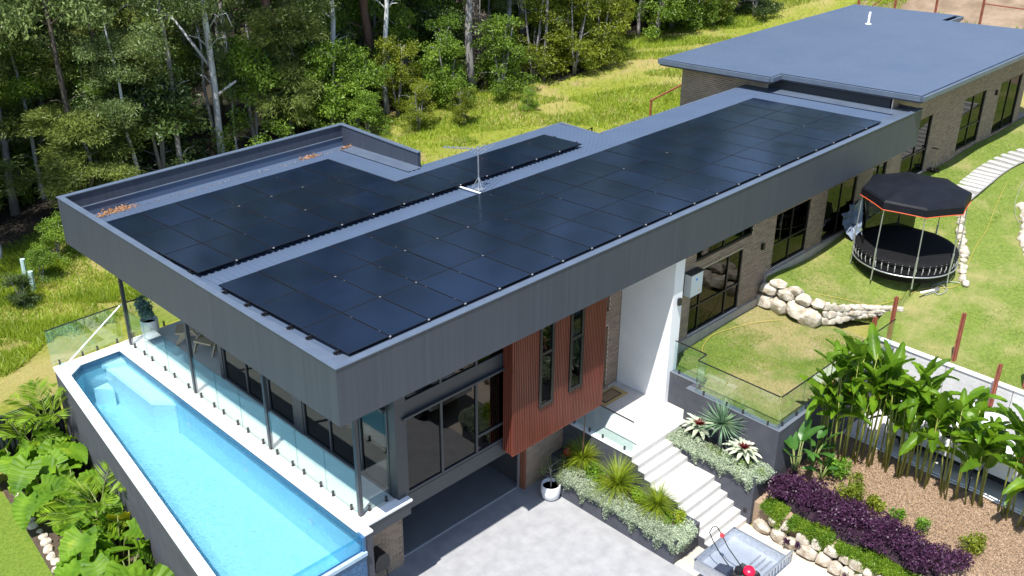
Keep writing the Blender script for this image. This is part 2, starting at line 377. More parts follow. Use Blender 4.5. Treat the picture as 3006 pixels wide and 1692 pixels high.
B('capping', [(-.02,LX+.02,-.02,.16,ZT-.012,ZT+.012),(-.02,.16,.16,WY-.16,ZT-.012,ZT+.012),(-.02,10.16,WY-.16,WY+.02,ZT-.012,ZT+.014),(9.99,10.16,9.17,WY-.16,ZT-.012,ZT+.012)], 'cap')
B('soffit', [(.12,LX-.12,.12,.9,ZB+.02,ZB+.06),(.12,10.02,.9,WY-.12,ZB+.02,ZB+.06),(10.02,LX-.12,.9,7.1,ZB+.02,ZB+.06),(10.02,16.7,7.1,9.1,ZB+.02,ZB+.06)], pm('soffit', (.3,.31,.33), rough=.8))
def ribbed(name, x0, x1, y0, y1, zf, mat, parent, pitch=.19):
    mb = MB(); prof = []; x = x0
    while x < x1-.02:
        for dx, dz in ((0,0),(.125,0),(.14,.028),(.175,.028)):
            if x+dx < x1: prof.append((x+dx, dz))
        x += pitch
    prof.append((x1, 0)); n = len(prof)
    for yy in (y0, y1):
        for (px, dz) in prof: mb.v.append((px, yy, zf(px, yy)+dz))
    for i in range(n-1): mb.f.append((i, i+1, n+i+1, n+i))
    for (a, b) in ((0, n-1),):   # eave thickness so the sheet has an underside
        o = len(mb.v)
        mb.v += [(x0,y0,zf(x0,y0)-.03),(x1,y0,zf(x1,y0)-.03),(x1,y1,zf(x1,y1)-.03),(x0,y1,zf(x0,y1)-.03)]; mb.f.append((o+3,o+2,o+1,o))
    return mb.build(name, M[mat], parent)
zf = lambda x, y: rz_(y)
ribbed('roof_sheet', .12, 10.02, .5, 12.72, zf, 'roof', house); ribbed('roof_sheet', 10.02, 16.75, .5, 9.13, zf, 'roof', house); ribbed('roof_sheet', 16.75, 26.0, .5, 7.13, zf, 'roof', house)
# flashings: flat strips along the fascia, the box gutter, the end against the wing
mb = MB()
mb.add([(.12,.12,6.455),(26.57,.12,6.455),(26.57,.5,rz_(.5)+.034),(.12,.5,rz_(.5)+.034)], [(0,1,2,3)])
mb.add([(.12,.5,rz_(.5)+.034),(.42,.5,rz_(.5)+.034),(.42,12.72,rz_(12.72)+.034),(.12,12.72,rz_(12.72)+.034)], [(0,1,2,3)])
mb.add([(26.0,.5,rz_(.5)+.04),(26.4,.5,rz_(.5)+.04),(26.4,6.6,rz_(6.6)+.04),(26.0,6.6,rz_(6.6)+.04)], [(0,1,2,3)])
mb.add([(25.4,.5,rz_(.5)+.036),(26.02,.5,rz_(.5)+.036),(26.02,7.13,rz_(7.13)+.036),(25.4,7.13,rz_(7.13)+.036)], [(0,1,2,3)])
mb.add([(9.45,9.0,rz_(9.0)+.035),(10.02,9.0,rz_(9.0)+.035),(10.02,12.72,rz_(12.72)+.035),(9.45,12.72,rz_(12.72)+.035)], [(0,1,2,3)])
mb.build('flashing', M['cap'], house)
B('box_gutter', [(.12,10.02,12.72,13.30,5.66,5.72),(.12,10.02,13.28,13.30,5.72,6.02),(.12,10.02,12.70,12.72,5.66,rz_(12.7)-.01)], 'roof')
B('gutter_flashing', [(.12,10.02,13.25,13.30,6.02,6.045)], 'cap')
B('eave_gutter', [(10.16,16.85,9.13,9.25,rz_(9.1)-.12,rz_(9.1)+.005),(16.75,16.87,7.13,9.13,rz_(8)-.14,rz_(8)+.0),(16.87,26,7.13,7.25,rz_(7.1)-.12,rz_(7.1)+.005)], 'cap')
# ---- body: slabs, inner walls so that rooms read as rooms
B('floor_slab', [(2.16,9.3,.96,9.05,.98,1.40),(12.7,18.4,1.05,7,1.0,1.42),(18.5,26.6,1.05,7,1.6,2.2)], 'interior_floor')
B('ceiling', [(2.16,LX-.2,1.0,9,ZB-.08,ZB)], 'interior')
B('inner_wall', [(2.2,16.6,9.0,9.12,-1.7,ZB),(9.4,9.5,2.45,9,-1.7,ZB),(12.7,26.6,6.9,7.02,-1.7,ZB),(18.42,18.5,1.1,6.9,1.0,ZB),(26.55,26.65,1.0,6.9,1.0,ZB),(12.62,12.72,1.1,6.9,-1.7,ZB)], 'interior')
# carport under the living room
B('carport_wall', [(1.2,7.7,7.6,7.72,-1.75,.95),(1.1,1.2,1.95,7.6,-1.75,.95),(7.66,7.76,1.97,7.6,-1.75,.95)], pm('dark_carport_wall', (.05,.05,.055), rough=.9))
B('edge_beam', [(2.37,9.4,.90,.98,.96,1.42)], 'dark_metal'); B('carport_ceiling', [(1.2,9.3,.98,7.6,.93,.985)], 'dark_metal')
# ---- bricks
BW, BH = .235, .084
def brick_wall(parent, name, origin, ux, width, z0, z1, normal, holes=(), nobj=300, thick=.11):
    """mortar backing with openings plus bricks standing proud; origin (x,y), ux unit vector along, normal outward"""
    ox, oy = origin; ux = Vector((ux[0],ux[1],0)); nn = Vector((normal[0],normal[1],0))
    us = sorted(set([0,width] + [h[0] for h in holes] + [h[1] for h in holes])); zs = sorted(set([z0,z1] + [h[2] for h in holes] + [h[3] for h in holes]))
    us = [u for u in us if 0 <= u <= width]; zs = [z for z in zs if z0 <= z <= z1]
    mb = MB()
    P = lambda u, d, z: tuple(Vector((ox,oy,z)) + ux*u + nn*d)
    def inhole(u, z): return any(h[0] < u < h[1] and h[2] < z < h[3] for h in holes)
    for i in range(len(us)-1):
        for j in range(len(zs)-1):
            if inhole((us[i]+us[i+1])/2, (zs[j]+zs[j+1])/2): continue
            a, b, c, d = us[i], us[i+1], zs[j], zs[j+1]
            v = [P(a,-thick,c),P(b,-thick,c),P(b,-.009,c),P(a,-.009,c),P(a,-thick,d),P(b,-thick,d),P(b,-.009,d),P(a,-.009,d)]
            mb.add(v, [(0,3,2,1),(4,5,6,7),(0,1,5,4),(1,2,6,5),(2,3,7,6),(3,0,4,7)])
    wall = mb.build(name, M['mortar'], parent)
    full = []; bits = []
    nrow = int((z1-z0)/BH)
    for r in range(nrow):
        zc = z0 + (r+.5)*BH; u = -(BW/2 if r % 2 else 0)
        while u < width:
            a, b = max(0,u)+.007, min(width,u+BW)-.007; u += BW
            segs = [(a,b)]
            for h in holes:
                if h[2] < zc < h[3]:
                    ns = []
                    for s in segs:
                        if s[1] <= h[0] or s[0] >= h[1]: ns.append(s)
                        else:
                            if s[0] < h[0]-.02: ns.append((s[0],h[0]))
                            if s[1] > h[1]+.02: ns.append((h[1],s[1]))
                    segs = ns
            for s in segs:
                if s[1]-s[0] > .03: (full if s[1]-s[0] > BW-.018 else bits).append(((s[0]+s[1])/2, zc, s[1]-s[0]))
    full.sort(key=lambda q: (Vector(P(q[0],0,q[1]))-CAMPOS).length)
    bm = MB(); 
    hw, hh = (BW-.014)/2, (BH-.016)/2
    def bverts(u, z, w):
        hw_ = w/2
        return [P(u-hw_,-.03,z-hh),P(u+hw_,-.03,z-hh),P(u+hw_,0,z-hh),P(u-hw_,0,z-hh),P(u-hw_,-.03,z+hh),P(u+hw_,-.03,z+hh),P(u+hw_,0,z+hh),P(u-hw_,0,z+hh)]
    FC = [(0,3,2,1),(4,5,6,7),(1,2,6,5),(2,3,7,6),(3,0,4,7)]
    c0 = Vector(P(0,0,0)); one = MB(); one.add([tuple(Vector(p)-c0) for p in bverts(0,0,BW-.014)], FC); me = one.mesh('brick'); me.materials.append(M['brick'])
    wl = Vector(WL[wall.name])
    for q in full[:nobj]:
        o = link('brick', me, None, wall, Vector(P(q[0],0,q[1])) - wl)
    for q in full[nobj:] + bits: bm.add(bverts(*q), FC)
    if bm.v: stuff(bm.build('brickwork', M['brick'], wall))
    return wall
brick_wall(house, 'brick_pier', (1.25,1.85), (1,0), 1.72, -1.72, .95, (0,-1)); B('pier_core', [(1.25,2.96,1.962,2.4,-1.72,.93)], 'mortar')
brick_wall(house, 'brick_wall', (7.68,1.85), (1,0), 1.9, -1.72, .95, (0,-1)); B('jamb', [(7.58,7.675,1.85,2.15,-1.72,.95)], 'timber'); B('carport_track', [(7.50,7.55,2.0,2.06,-1.72,.93)], 'steel')
# entry recess: brick wall with the door, highlight window above
brick_wall(house, 'entry_wall', (9.4,2.17), (1,0), 2.76, 0.0, ZB, (0,-1), holes=[(1.2,2.2,.09,2.24),(1.2,2.2,2.75,3.6)])
sb = MB()
for k in range(14): sb.box(10.6+k*.075,10.665+k*.075,2.1,2.3,0,.09)
sb.build('door_sill', M['brick'], house)
qm = MB().box(-.035,.035,-.045,.045,-.037,.037).mesh('quoin'); qm.materials.append(M['brick'])
dr = B('door', [(10.62,11.58,2.36,2.41,.1,2.2)], 'timber'); B('door_frame', [(10.58,10.64,2.30,2.42,.09,2.24),(11.56,11.62,2.30,2.42,.09,2.24),(10.64,11.56,2.30,2.42,2.18,2.24)], 'timber'); mb = MB(); mb.box(10.72,10.76,2.32,2.345,.7,1.7); mb.build('door_handle', M['black'], dr)
def window(x0, x1, z0, z1, y, vert=(), horiz=(), parent=house, fw=.055, axis='x', depth=.09, mat='black', pane='pane', hor_parts=None):
    """framed window in the plane y (axis x) or x=y (axis y); mullions at vert, rails at horiz [(z,a,b)]"""
    mb = MB()
    def bx(a, b, c, d, e0, e1):
        if axis == 'x': mb.box(a, b, y+e0, y+e1, c, d)
        else: mb.box(y+e0, y+e1, a, b, c, d)
    bx(x0,x1,z0,z0+fw,0,depth); bx(x0,x1,z1-fw,z1,0,depth); bx(x0,x0+fw,z0+fw,z1-fw,0,depth); bx(x1-fw,x1,z0+fw,z1-fw,0,depth)
    for v in vert: bx(v-fw/2,v+fw/2,z0+fw,z1-fw,.004,depth-.004)
    for (z, a, b) in horiz: bx(a,b,z-fw/2,z+fw/2,.008,depth-.008)
    w = mb.build('window', M[mat], parent)
    ed = [x0+fw] + [v for v in vert] + [x1-fw]
    for i in range(len(ed)-1):
        p = MB(); a, b = ed[i]+(fw/2 if i else 0), ed[i+1]-(fw/2 if i < len(ed)-2 else 0)
        if axis == 'x': p.box(a,b,y+depth*.45,y+depth*.45+.012,z0+fw,z1-fw)
        else: p.box(y+depth*.45,y+depth*.45+.012,a,b,z0+fw,z1-fw)
        p.build('pane', M[pane], w)
    return w
window(10.6,11.6,2.75,3.6,2.28)
# living room glazing facing the driveway
YL = .90
window(2.42,6.02,1.44,3.70,YL,vert=(3.62,4.82),horiz=[(1.98,4.82,5.97)],mat='dark_metal',fw=.07)
window(2.42,6.02,4.10,ZB-.0,YL,vert=(3.62,4.82),mat='dark_metal',fw=.07)
B('spandrel', [(2.42,6.02,YL-.0,YL+.09,3.70,4.10)], 'dark_metal'); B('window_hood', [(2.34,6.04,YL-.1,YL-.002,3.70,3.76)], 'dark_metal')
B('corner_column', [(2.12,2.42,YL-.03,YL+.25,ZD,ZB)], 'dark_metal'); B('wall', [(6.02,9.42,YL,YL+.08,.98,ZB)], 'charcoal')
# wall to the pool deck, sliding doors in it
XS = 2.1
for (a, b, v) in ((6.62,8.95,(7.6,)),(3.9,6.45,(5.33,)),(1.5,4.8,(3.6,))):
    pass
window(6.62,8.86,ZD,4.0,XS,vert=(7.62,),axis='y',fw=.07,mat='dark_metal'); window(5.24,6.54,ZD,4.0,XS,axis='y',fw=.07,mat='dark_metal'); window(2.4,4.82,ZD,4.0,XS,vert=(3.62,),axis='y',fw=.07,mat='dark_metal'); window(1.15,2.32,ZD,4.0,XS,axis='y',fw=.07,mat='dark_metal')
B('wall', [(XS,XS+.09,1.15,9.05,4.0,ZB),(XS-.02,XS+.11,8.86,9.05,ZD,4.0),(XS-.02,XS+.11,6.54,6.62,ZD,4.0),(XS-.02,XS+.11,4.82,5.24,ZD,4.0),(XS-.02,XS+.11,2.32,2.4,ZD,4.0)], 'dark_metal')
B('alfresco_wall', [(2.2,7.5,9.0,9.05,ZD,ZB),(7.4,7.5,9.05,13.2,ZD,ZB)], 'charcoal')
for yy in (1.065, 4.93, 8.8, 12.73): B('post', [(1.06,1.16,yy-.05,yy+.05,ZD,ZB+.02)], 'dark_metal')
B('door_hood', [(1.98,XS-.022,1.15,2.32,3.92,4.0)], 'dark_metal')
# red batten screen box
XB0, XB1, YB, ZB0 = 5.78, 9.42, .50, 1.14
scr = B('batten_screen', [(XB0,XB1,YB+.05,.89,ZB0+.02,ZB-.002)], 'red_dark')
bt = MB().box(-.022,.022,0,.05,ZB0,ZB).mesh('batten'); bt.materials.append(M['red'])
W1, W2, WZ = (6.72,7.24), (7.92,8.42), 2.2
bts = MB().box(-.022,.022,0,.05,ZB0,WZ).mesh('batten'); bts.materials.append(M['red'])
k = 0
while XB0+.03+k*.066 < XB1-.02:
    x = XB0+.03+k*.066; k += 1
    link('batten', bts if (W1[0]-.02 < x < W1[1]+.02 or W2[0]-.02 < x < W2[1]+.02) else bt, None, scr, Vector((x, YB, 0)) - WL[scr.name])
sbt = MB().box(0,.05,-.022,.022,ZB0,ZB).mesh('side_batten'); sbt.materials.append(M['red'])
for k in range(5): link('batten', sbt, None, scr, Vector((XB0-.052, YB+.04+k*.075, 0)) - WL[scr.name])
for (a, b) in (W1, W2):
    window(a-.02,b+.02,WZ,ZB-.002,YB-.03,horiz=[(3.85,a+.02,b-.02)],fw=.09,depth=.075)
B('screen_trim', [(XB0-.056,XB1+.004,YB-.004,YB+.05,ZB0-.03,ZB0-.001)], 'red'); B('screen_base', [(XB0,XB1,YB+.051,.89,ZB0+.0,ZB0+.018)], 'red')
# white blade wall by the porch
B('white_wall', [(12.17,12.62,.25,2.17,0,ZB+.02)], 'white')
# right-hand brick wall with tall windows
H1 = [(14.02,16.85,1.43,3.62),(14.15,17.3,3.98,ZB+.1),(18.72,20.95,2.24,4.28),(22.08,24.25,2.22,4.28),(25.4,26.5,2.22,4.28)]
brick_wall(house, 'brick_wall', (12.62,.9), (1,0), 14.07, .8, ZB+.05, (0,-1), holes=[(a-12.62,b-12.62,c,d) for a,b,c,d in H1])
window(14.02,16.85,1.43,3.62,.93,vert=(14.58,16.08),horiz=[(2.34,14.07,16.8)]); window(14.15,17.3,3.98,ZB-.0,.93,vert=(15.7,))
window(18.72,20.95,2.24,4.28,.93,vert=(19.85,),horiz=[(3.1,18.77,20.9)]); window(22.08,24.25,2.22,4.28,.93,vert=(23.2,)); window(25.4,26.5,2.22,4.28,.93,vert=(25.95,))
B('wall_footing', [(12.62,18.2,.82,.898,.7,1.42-.02),(18.35,26.7,.80,.898,1.5,2.2)], pm('concrete_footing', (.33,.29,.26), (.4,.36,.32), scale=4, rough=.9))
sp = MB().box(-.035,.035,-.012,.1,-.036,.036).mesh('soldier_brick'); sp.materials.append(M['brick'])
for k in range(38): link('soldier_brick', sp, None, house, Vector((14.06+k*.0785, .892, 3.70)) - Vector(house.location))
# brick reveals beside the openings
def reveals(parent, name, specs):
    mb = MB()
    for (x, z0, z1, y0, y1) in specs:
        z = z0; k = 0
        while z < z1-.03:
            w = .05 if k % 2 else .11; mb.box(x-.012, x+.006, y0+.002, y1, z+.008, z+BH-.008); z += BH; k += 1
    return stuff(mb.build(name, M['brick'], parent))
reveals(house, 'brick_reveal', [(11.6,.09,2.24,2.17,2.28),(11.6,2.75,3.6,2.17,2.28),(16.85,1.43,3.62,.9,.93),(20.95,2.24,4.28,.9,.93),(24.25,2.22,4.28,.9,.93)])
# porch and deck floors
B('porch_floor', [(9.27,12.45,-.80,2.3,-.14,0.0)], 'tile')
B('deck_floor', [(1.0,2.1,.98,13.1,ZD-.1,ZD-.004),(2.1,7.4,9.05,13.1,ZD-.1,ZD-.004)], 'tile')
B('deck_substructure', [(1.02,2.34,.75,13.05,.95,ZD-.11),(2.34,7.4,9.05,13.05,.95,ZD-.11),(6.9,7.4,9.05,13.05,-1.6,.95)], 'charcoal')
B('deck_edge', [(.98,2.36,.70,.75,1.0,ZD-.06)], 'dark_metal'); B('deck_coping', [(.66,2.40,.67,.98,ZD-.058,ZD),(.66,1.0,.98,13.07,ZD-.058,ZD)], 'white')
# tile joints of the deck as fine grooves are left to the light; wall lights
def wall_light(x, y, z, label, ny=-1):
    t = thing('wall_light', (x, y, z), label, 'wall light', 'black box wall lights')
    mb = MB(); mb.box(x-.06,x+.06,y-.10,y-.02,z-.11,z+.11); mb.build('lamp_housing', M['black'], t); mb = MB(); mb.box(x-.035,x+.035,y-.02,y,z-.06,z+.06); mb.build('back_plate', M['black'], t)
wall_light(12.42,.25,3.5,'black box wall light on the end of the white blade wall'); wall_light(17.95,.9,3.35,'black box wall light on the brick pier left of the tall window'); wall_light(36.2,.9,5.05,'black box wall light between the far wing windows')
# ---------------------------------------------------------------- brick wing behind
wing = thing('house_wing', (35,6,2.9), 'brick rear wing with broad blue-grey metal roof and wide eaves', 'house wing')
def wz(x, y): return 7.12 - .05*(y+.2)
outl = [(25.95,-.2),(40.2,-.2),(40.2,5.35),(42.0,5.35),(42.0,11.06),(25.19,11.06),(25.19,5.62),(25.95,5.62)]
ribbed('roof_sheet', 25.96, 40.2, -.18, 5.6, lambda x,y: wz(x,y)+.02, 'roof2', wing); ribbed('roof_sheet', 25.20, 42.0, 5.6, 11.05, lambda x,y: wz(x,y)+.02, 'roof2', wing)
gm = MB()
for i in range(len(outl)):
    a, b = outl[i], outl[(i+1)%len(outl)]
    d = Vector((b[0]-a[0], b[1]-a[1], 0)).normalized(); n_ = Vector((d.y, -d.x, 0))
    A_ = Vector((a[0],a[1],wz(*a))); B_ = Vector((b[0],b[1],wz(*b)))
    for (o1, o2, h0, h1) in ((0,.11,-.17,.0),):
        e = d*.0
        v = [A_+n_*o1+Vector((0,0,h0)), B_+n_*o1+Vector((0,0,h0)), B_+n_*o2+Vector((0,0,h0)), A_+n_*o2+Vector((0,0,h0)), A_+n_*o1+Vector((0,0,h1)), B_+n_*o1+Vector((0,0,h1)), B_+n_*o2+Vector((0,0,h1)), A_+n_*o2+Vector((0,0,h1))]
        gm.add(v, [(0,3,2,1),(4,5,6,7),(0,1,5,4),(1,2,6,5),(2,3,7,6),(3,0,4,7)])
gm.build('gutter', M['cap'], wing)
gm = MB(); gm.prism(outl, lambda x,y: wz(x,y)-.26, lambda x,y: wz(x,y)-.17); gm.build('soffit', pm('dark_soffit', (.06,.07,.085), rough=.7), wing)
mb = MB(); mb.prism([(26.1,.95),(26.2,.95),(26.2,6.2),(26.1,6.2)], 6.0, lambda x,y: wz(x,y)-.2); mb.build('wall', pm('black_cladding', (.02,.024,.03), rough=.6), wing); brick_wall(wing, 'brick_wall', (26.1,.9), (1,0), .605, 5.1, 6.84, (0,-1))
brick_wall(wing, 'brick_wall', (25.95,10.4), (0,-1), 4.2, 1.2, 6.38, (-1,0))
H2 = [(27.75,29.95,2.97,5.4),(32.95,35.12,3.08,5.4),(36.68,39.1,3.0,5.38)]
brick_wall(wing, 'brick_wall', (26.71,.9), (1,0), 13.0, 2.6, 6.84, (0,-1), holes=[(a-26.71,b-26.71,c,d) for a,b,c,d in H2])
window(27.75,29.95,2.97,5.4,.93,vert=(28.9,),horiz=[(3.95,27.8,29.9)],parent=wing); window(32.95,35.12,3.08,5.4,.93,vert=(34.0,),horiz=[(4.0,33,35.07)],parent=wing); window(36.68,39.1,3.0,5.38,.93,vert=(37.9,),parent=wing)
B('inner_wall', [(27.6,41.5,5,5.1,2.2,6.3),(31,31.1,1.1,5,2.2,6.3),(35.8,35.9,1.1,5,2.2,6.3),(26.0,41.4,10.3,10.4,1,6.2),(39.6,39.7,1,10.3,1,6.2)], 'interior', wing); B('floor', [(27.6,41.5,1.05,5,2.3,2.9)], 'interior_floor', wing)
mb = MB(); mb.tube([(37.3,7.86,wz(0,7.86)),(37.3,7.86,wz(0,7.86)+.42),(37.34,7.86,wz(0,7.86)+.62)], .06, 10); mb.tube([(37.3,7.86,wz(0,7.86)),(37.3,7.86,wz(0,7.86)+.06)], .15, 10); mb.build('vent_pipe', M['white'], wing)
# ---------------------------------------------------------------- solar arrays
def panel_mat():
    m, t, out = new_mat('solar_glass'); L = t.links.new
    b = N(t, 'ShaderNodeBsdfPrincipled', Roughness=.16); b.inputs['Specular IOR Level'].default_value = .36; L(b.outputs[0], out.inputs[0])
    v = coords(t); w = N(t, 'ShaderNodeTexWave', Scale=8.7, Distortion=0); w.bands_direction = 'X'; L(v, w.inputs['Vector'])
    n = N(t, 'ShaderNodeTexNoise', Scale=.8, Detail=3); L(v, n.inputs['Vector'])
    r = ramp(t, [(.35,(.003,.007,.02)),(.7,(.005,.011,.03))]); L(n.outputs['Fac'], r.inputs[0])
    oi = t.nodes.new('ShaderNodeObjectInfo'); h = t.nodes.new('ShaderNodeHueSaturation'); ma = N(t, 'ShaderNodeMath', operation='MULTIPLY_ADD'); ma.inputs[1].default_value = .35; ma.inputs[2].default_value = .8
    L(oi.outputs['Random'], ma.inputs[0]); L(ma.outputs[0], h.inputs['Value']); L(r.outputs[0], h.inputs['Color']); L(h.outputs[0], b.inputs['Base Color'])
    n2 = N(t, 'ShaderNodeTexNoise', Scale=1.6, Detail=4); L(v, n2.inputs['Vector']); r2 = ramp(t, [(.35,(.13,.13,.13)),(.7,(.18,.18,.18))]); L(n2.outputs['Fac'], r2.inputs[0]); L(r2.outputs[0], b.inputs['Roughness'])
    return m
M['panel'] = panel_mat(); M['pframe'] = pm('panel_frame_black', (.01,.01,.012), rough=.45)
PW, PL, GX, GY = 1.096, 1.752, 1.116, 1.764
pmesh = MB().box(0,PW,0,PL,-.03,0).mesh('solar_panel'); pmesh.materials.append(M['panel'])
fmesh = MB().box(0,PW,0,.012,-.032,.002).box(0,PW,PL-.012,PL,-.032,.002).box(0,.012,.012,PL-.012,-.032,.002).box(PW-.012,PW,.012,PL-.012,-.032,.002).mesh('panel_frame'); fmesh.materials.append(M['pframe'])
cmesh = MB().box(-.02,.02,-.013,.013,-.02,.008).mesh('clamp'); cmesh.materials.append(M['silver'])
def array(name, x0, y0, z0, cells, label, rails):
    t = thing(name, (x0, y0, z0), label, 'solar array', 'rooftop solar arrays')
    sl = math.atan(-.0464)
    for (i, j) in cells:
        p = link('solar_panel', pmesh, None, t, (i*GX, j*GY*math.cos(sl), j*GY*math.sin(sl))); p.rotation_euler = (sl + rnd.gauss(0,.0009), rnd.gauss(0,.0009), 0)
        link('frame', fmesh, None, p, (0,0,0))
        for (cx, cy) in ((0,.36),(0,PL-.36)):
            if (i-1, j) in cells and rnd.random() < .12: c = link('clamp', cmesh, None, t, (i*GX-.01, (j*GY+cy)*math.cos(sl), (j*GY+cy)*math.sin(sl))); c.rotation_euler = (sl,0,PI/2); c.scale = (.4,.45,1)
        if (i-1, j) in cells and (j == 0 or rnd.random() < .3): c = link('clamp', cmesh, None, t, (i*GX-.01, j*GY-.012, j*GY*math.sin(sl))); c.rotation_euler = (sl,0,0)
    for (yr, a, b) in rails:
        mb = MB(); zr = yr*math.tan(sl); mb.box(x0+a, x0+b, y0+yr-.02, y0+yr+.02, z0+zr-.085, z0+zr-.034); r = mb.build('rail', M['black'], t)
        for q in (a+.08,): m2 = MB(); m2.box(x0+q-.03,x0+q+.05,y0+yr-.045,y0+yr+.03,z0+zr-.16,z0+zr-.085); m2.build('foot', M['black'], r)
    return t
zp = 6.475+.05
cellsR = {(i,j) for i in range(21) for j in range(3)}
array('solar_array', .529, .248, zp, cellsR, 'long solar array of three panel rows along the front of the roof', [(j*GY+o, -.14, 21*GX+.12) for j in range(3) for o in (.36, GY-.38)])
cellsL = {(i,j) for i in range(7) for j in range(3)} | {(i,0) for i in range(7,13)}
array('solar_array', .536, 6.521, 6.475-.219, cellsL, 'L-shaped solar array beside the leaf-strewn roof gutter', [(.36,-.1,13*GX+.16),(GY-.38,-.1,13*GX+.16)] + [(j*GY+o,-.08,7*GX+.04) for j in (1,2) for o in (.36, GY-.38)])
# ---------------------------------------------------------------- pool
pool = thing('swimming_pool', (-.8,7,0), 'raised blue swimming pool with white coping and clear end wall', 'swimming pool')
xo = lambda y: -1.24 - .136*(13.07-y)
xi = lambda y: -1.05 - .1362*(12.25-y)
M['pooltile'] = pm('pool_interior', (.22,.47,.6), (.29,.54,.66), scale=8, rough=.6, detail=6, contrast=(.36,.64))  # two-tone mottling imitates rippling light on the pool floor, put into the colour
M['poolstep'] = pm('pool_step', (.45,.66,.74), (.5,.7,.77), scale=12, rough=.6)
M['waterline'] = pm('waterline_tile', (.015,.07,.15), (.035,.12,.22), scale=30, rough=.25)
M['poolblue'] = pm('deep_blue_tile', (.02,.075,.17), (.05,.14,.28), scale=14, rough=.2)
Y0, Y1, ZF, ZW = .55, 12.637, .02, 1.305
inner = [(xi(Y0),Y0),(.66,Y0),(.66,Y1),(-.571,Y1),(-1.05,12.25)]
mb = MB(); n = len(inner)
zw0 = 1.1
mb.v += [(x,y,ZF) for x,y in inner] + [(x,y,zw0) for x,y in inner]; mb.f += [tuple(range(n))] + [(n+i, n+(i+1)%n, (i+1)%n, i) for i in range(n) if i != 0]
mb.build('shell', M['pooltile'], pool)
mb = MB(); mb.v += [(x,y,zw0) for x,y in inner] + [(x,y,ZD-.03) for x,y in inner]; mb.f += [(n+i, n+(i+1)%n, (i+1)%n, i) for i in range(n) if i != 0]
mb.build('waterline_band', M['waterline'], pool)
mb = MB(); mb.prism([(.12,12.62),(.14,9.74),(.61,9.25),(.655,9.25),(.655,12.62)], ZF, 1.02); mb.build('bench', M['poolstep'], pool)
mb = MB(); mb.prism([(.02,12.62),(.655,12.3),(.655,12.63)], 1.02, 1.17); mb.build('entry_step', M['poolstep'], pool)
mb = MB(); mb.prism([(.04,12.46),(.0,11.95),(-.42,12.41)], ZF, .62); mb.build('corner_step', M['poolstep'], pool)
for yy in (8.6,5.6,2.6):   # small round wall fittings
    mb = MB(); mb.tube([(.66,yy,.62),(.635,yy,.62)], .09, 12); mb.build('pool_light', M['steel'], pool)
def water_mat():
    m, t, out = new_mat('pool_water'); L = t.links.new; v = coords(t)
    tr = t.nodes.new('ShaderNodeBsdfTransparent'); tr.inputs[0].default_value = (.8,.945,.985,1)
    gl = N(t, 'ShaderNodeBsdfGlossy', Roughness=.05); rf = N(t, 'ShaderNodeBsdfRefraction', Roughness=.0, IOR=1.33); rf.inputs[0].default_value = (.8,.945,.985,1)
    n1 = N(t, 'ShaderNodeTexNoise', Scale=6.5, Detail=4, Distortion=1.2); L(v, n1.inputs['Vector'])
    bp = N(t, 'ShaderNodeBump', Strength=.75, Distance=.05); L(n1.outputs['Fac'], bp.inputs['Height'])
    fr = N(t, 'ShaderNodeFresnel', IOR=1.33); L(bp.outputs[0], fr.inputs['Normal']); L(bp.outputs[0], gl.inputs['Normal']); L(bp.outputs[0], rf.inputs['Normal'])
    m1 = t.nodes.new('ShaderNodeMixShader'); m1.inputs[0].default_value = .3; L(tr.outputs[0], m1.inputs[1]); L(rf.outputs[0], m1.inputs[2])
    m2 = t.nodes.new('ShaderNodeMixShader'); L(fr.outputs[0], m2.inputs[0]); L(m1.outputs[0], m2.inputs[1]); L(gl.outputs[0], m2.inputs[2]); L(m2.outputs[0], out.inputs[0])
    return m
mb = MB(); K = 70; KX = 16
for j in range(K+1):
    y = .49 + (Y1-.49)*j/K
    for i in range(KX+1):
        x0_ = xi(y) if y < 12.25 else -1.05 + (y-12.25)/.387*.479
        x = x0_ + (.66-x0_)*i/KX
        mb.v.append((x, y, ZW + .006*math.sin(x*7+y*3.1+math.sin(y*4)) + .005*math.sin(y*9-x*5)))
for j in range(K):
    for i in range(KX): mb.f.append((j*(KX+1)+i, j*(KX+1)+i+1, (j+1)*(KX+1)+i+1, (j+1)*(KX+1)+i))
mb.build('water', water_mat(), pool, smooth=True)
# coping, outer walls
mb = MB()
ring_o = [(xo(.69)+.0,.45),(xo(13.07),13.07),(.66,13.07)]
mb.prism([(xo(.45),.45),(xi(.45),.45),(-1.05,12.25),(-.571,Y1),(.66,Y1),(.66,13.07),(xo(13.07),13.07)], ZD-.06, ZD)
mb.build('coping', M['white'], pool)
mb = MB(); mb.prism([(xo(.45)+.03,.46),(xi(.45)-.03,.46),(-1.08,12.25),(-.6,Y1+.03),(.64,Y1+.03),(.64,13.04),(xo(13.04)+.03,13.04)], -1.7, ZD-.062); mb.build('outer_wall', M['charcoal'], pool)
mb = MB(); mb.box(.745,.97,.45,.71,-1.75,ZD-.06); mb.build('end_pier', M['charcoal'], pool); mb = MB(); mb.box(.735,.98,.435,.668,ZD-.058,ZD); mb.build('pier_cap', M['white'], pool)
mb = MB(); mb.box(.68,.96,.71,13.0,-1.7,ZD-.062); mb.build('inner_side_wall', M['charcoal'], pool)
M['acrylic'] = glass_mat('clear_acrylic', (.62,.86,.95), .02)
mb = MB(); mb.box(xi(.5),.66,.47,.55,.95,1.36); mb.build('clear_panel', M['acrylic'], pool)
mb = MB(); mb.box(xi(.5)-.02,.70,.40,.555,-1.75,.94); mb.build('end_wall', M['poolblue'], pool)
mb = MB(); mb.box(xi(.5)-.02,.735,.37,.47,.86,.96); mb.build('overflow_ledge', pm('pale_blue_ledge', (.3,.42,.55), (.4,.52,.64), scale=7, rough=.3), pool)
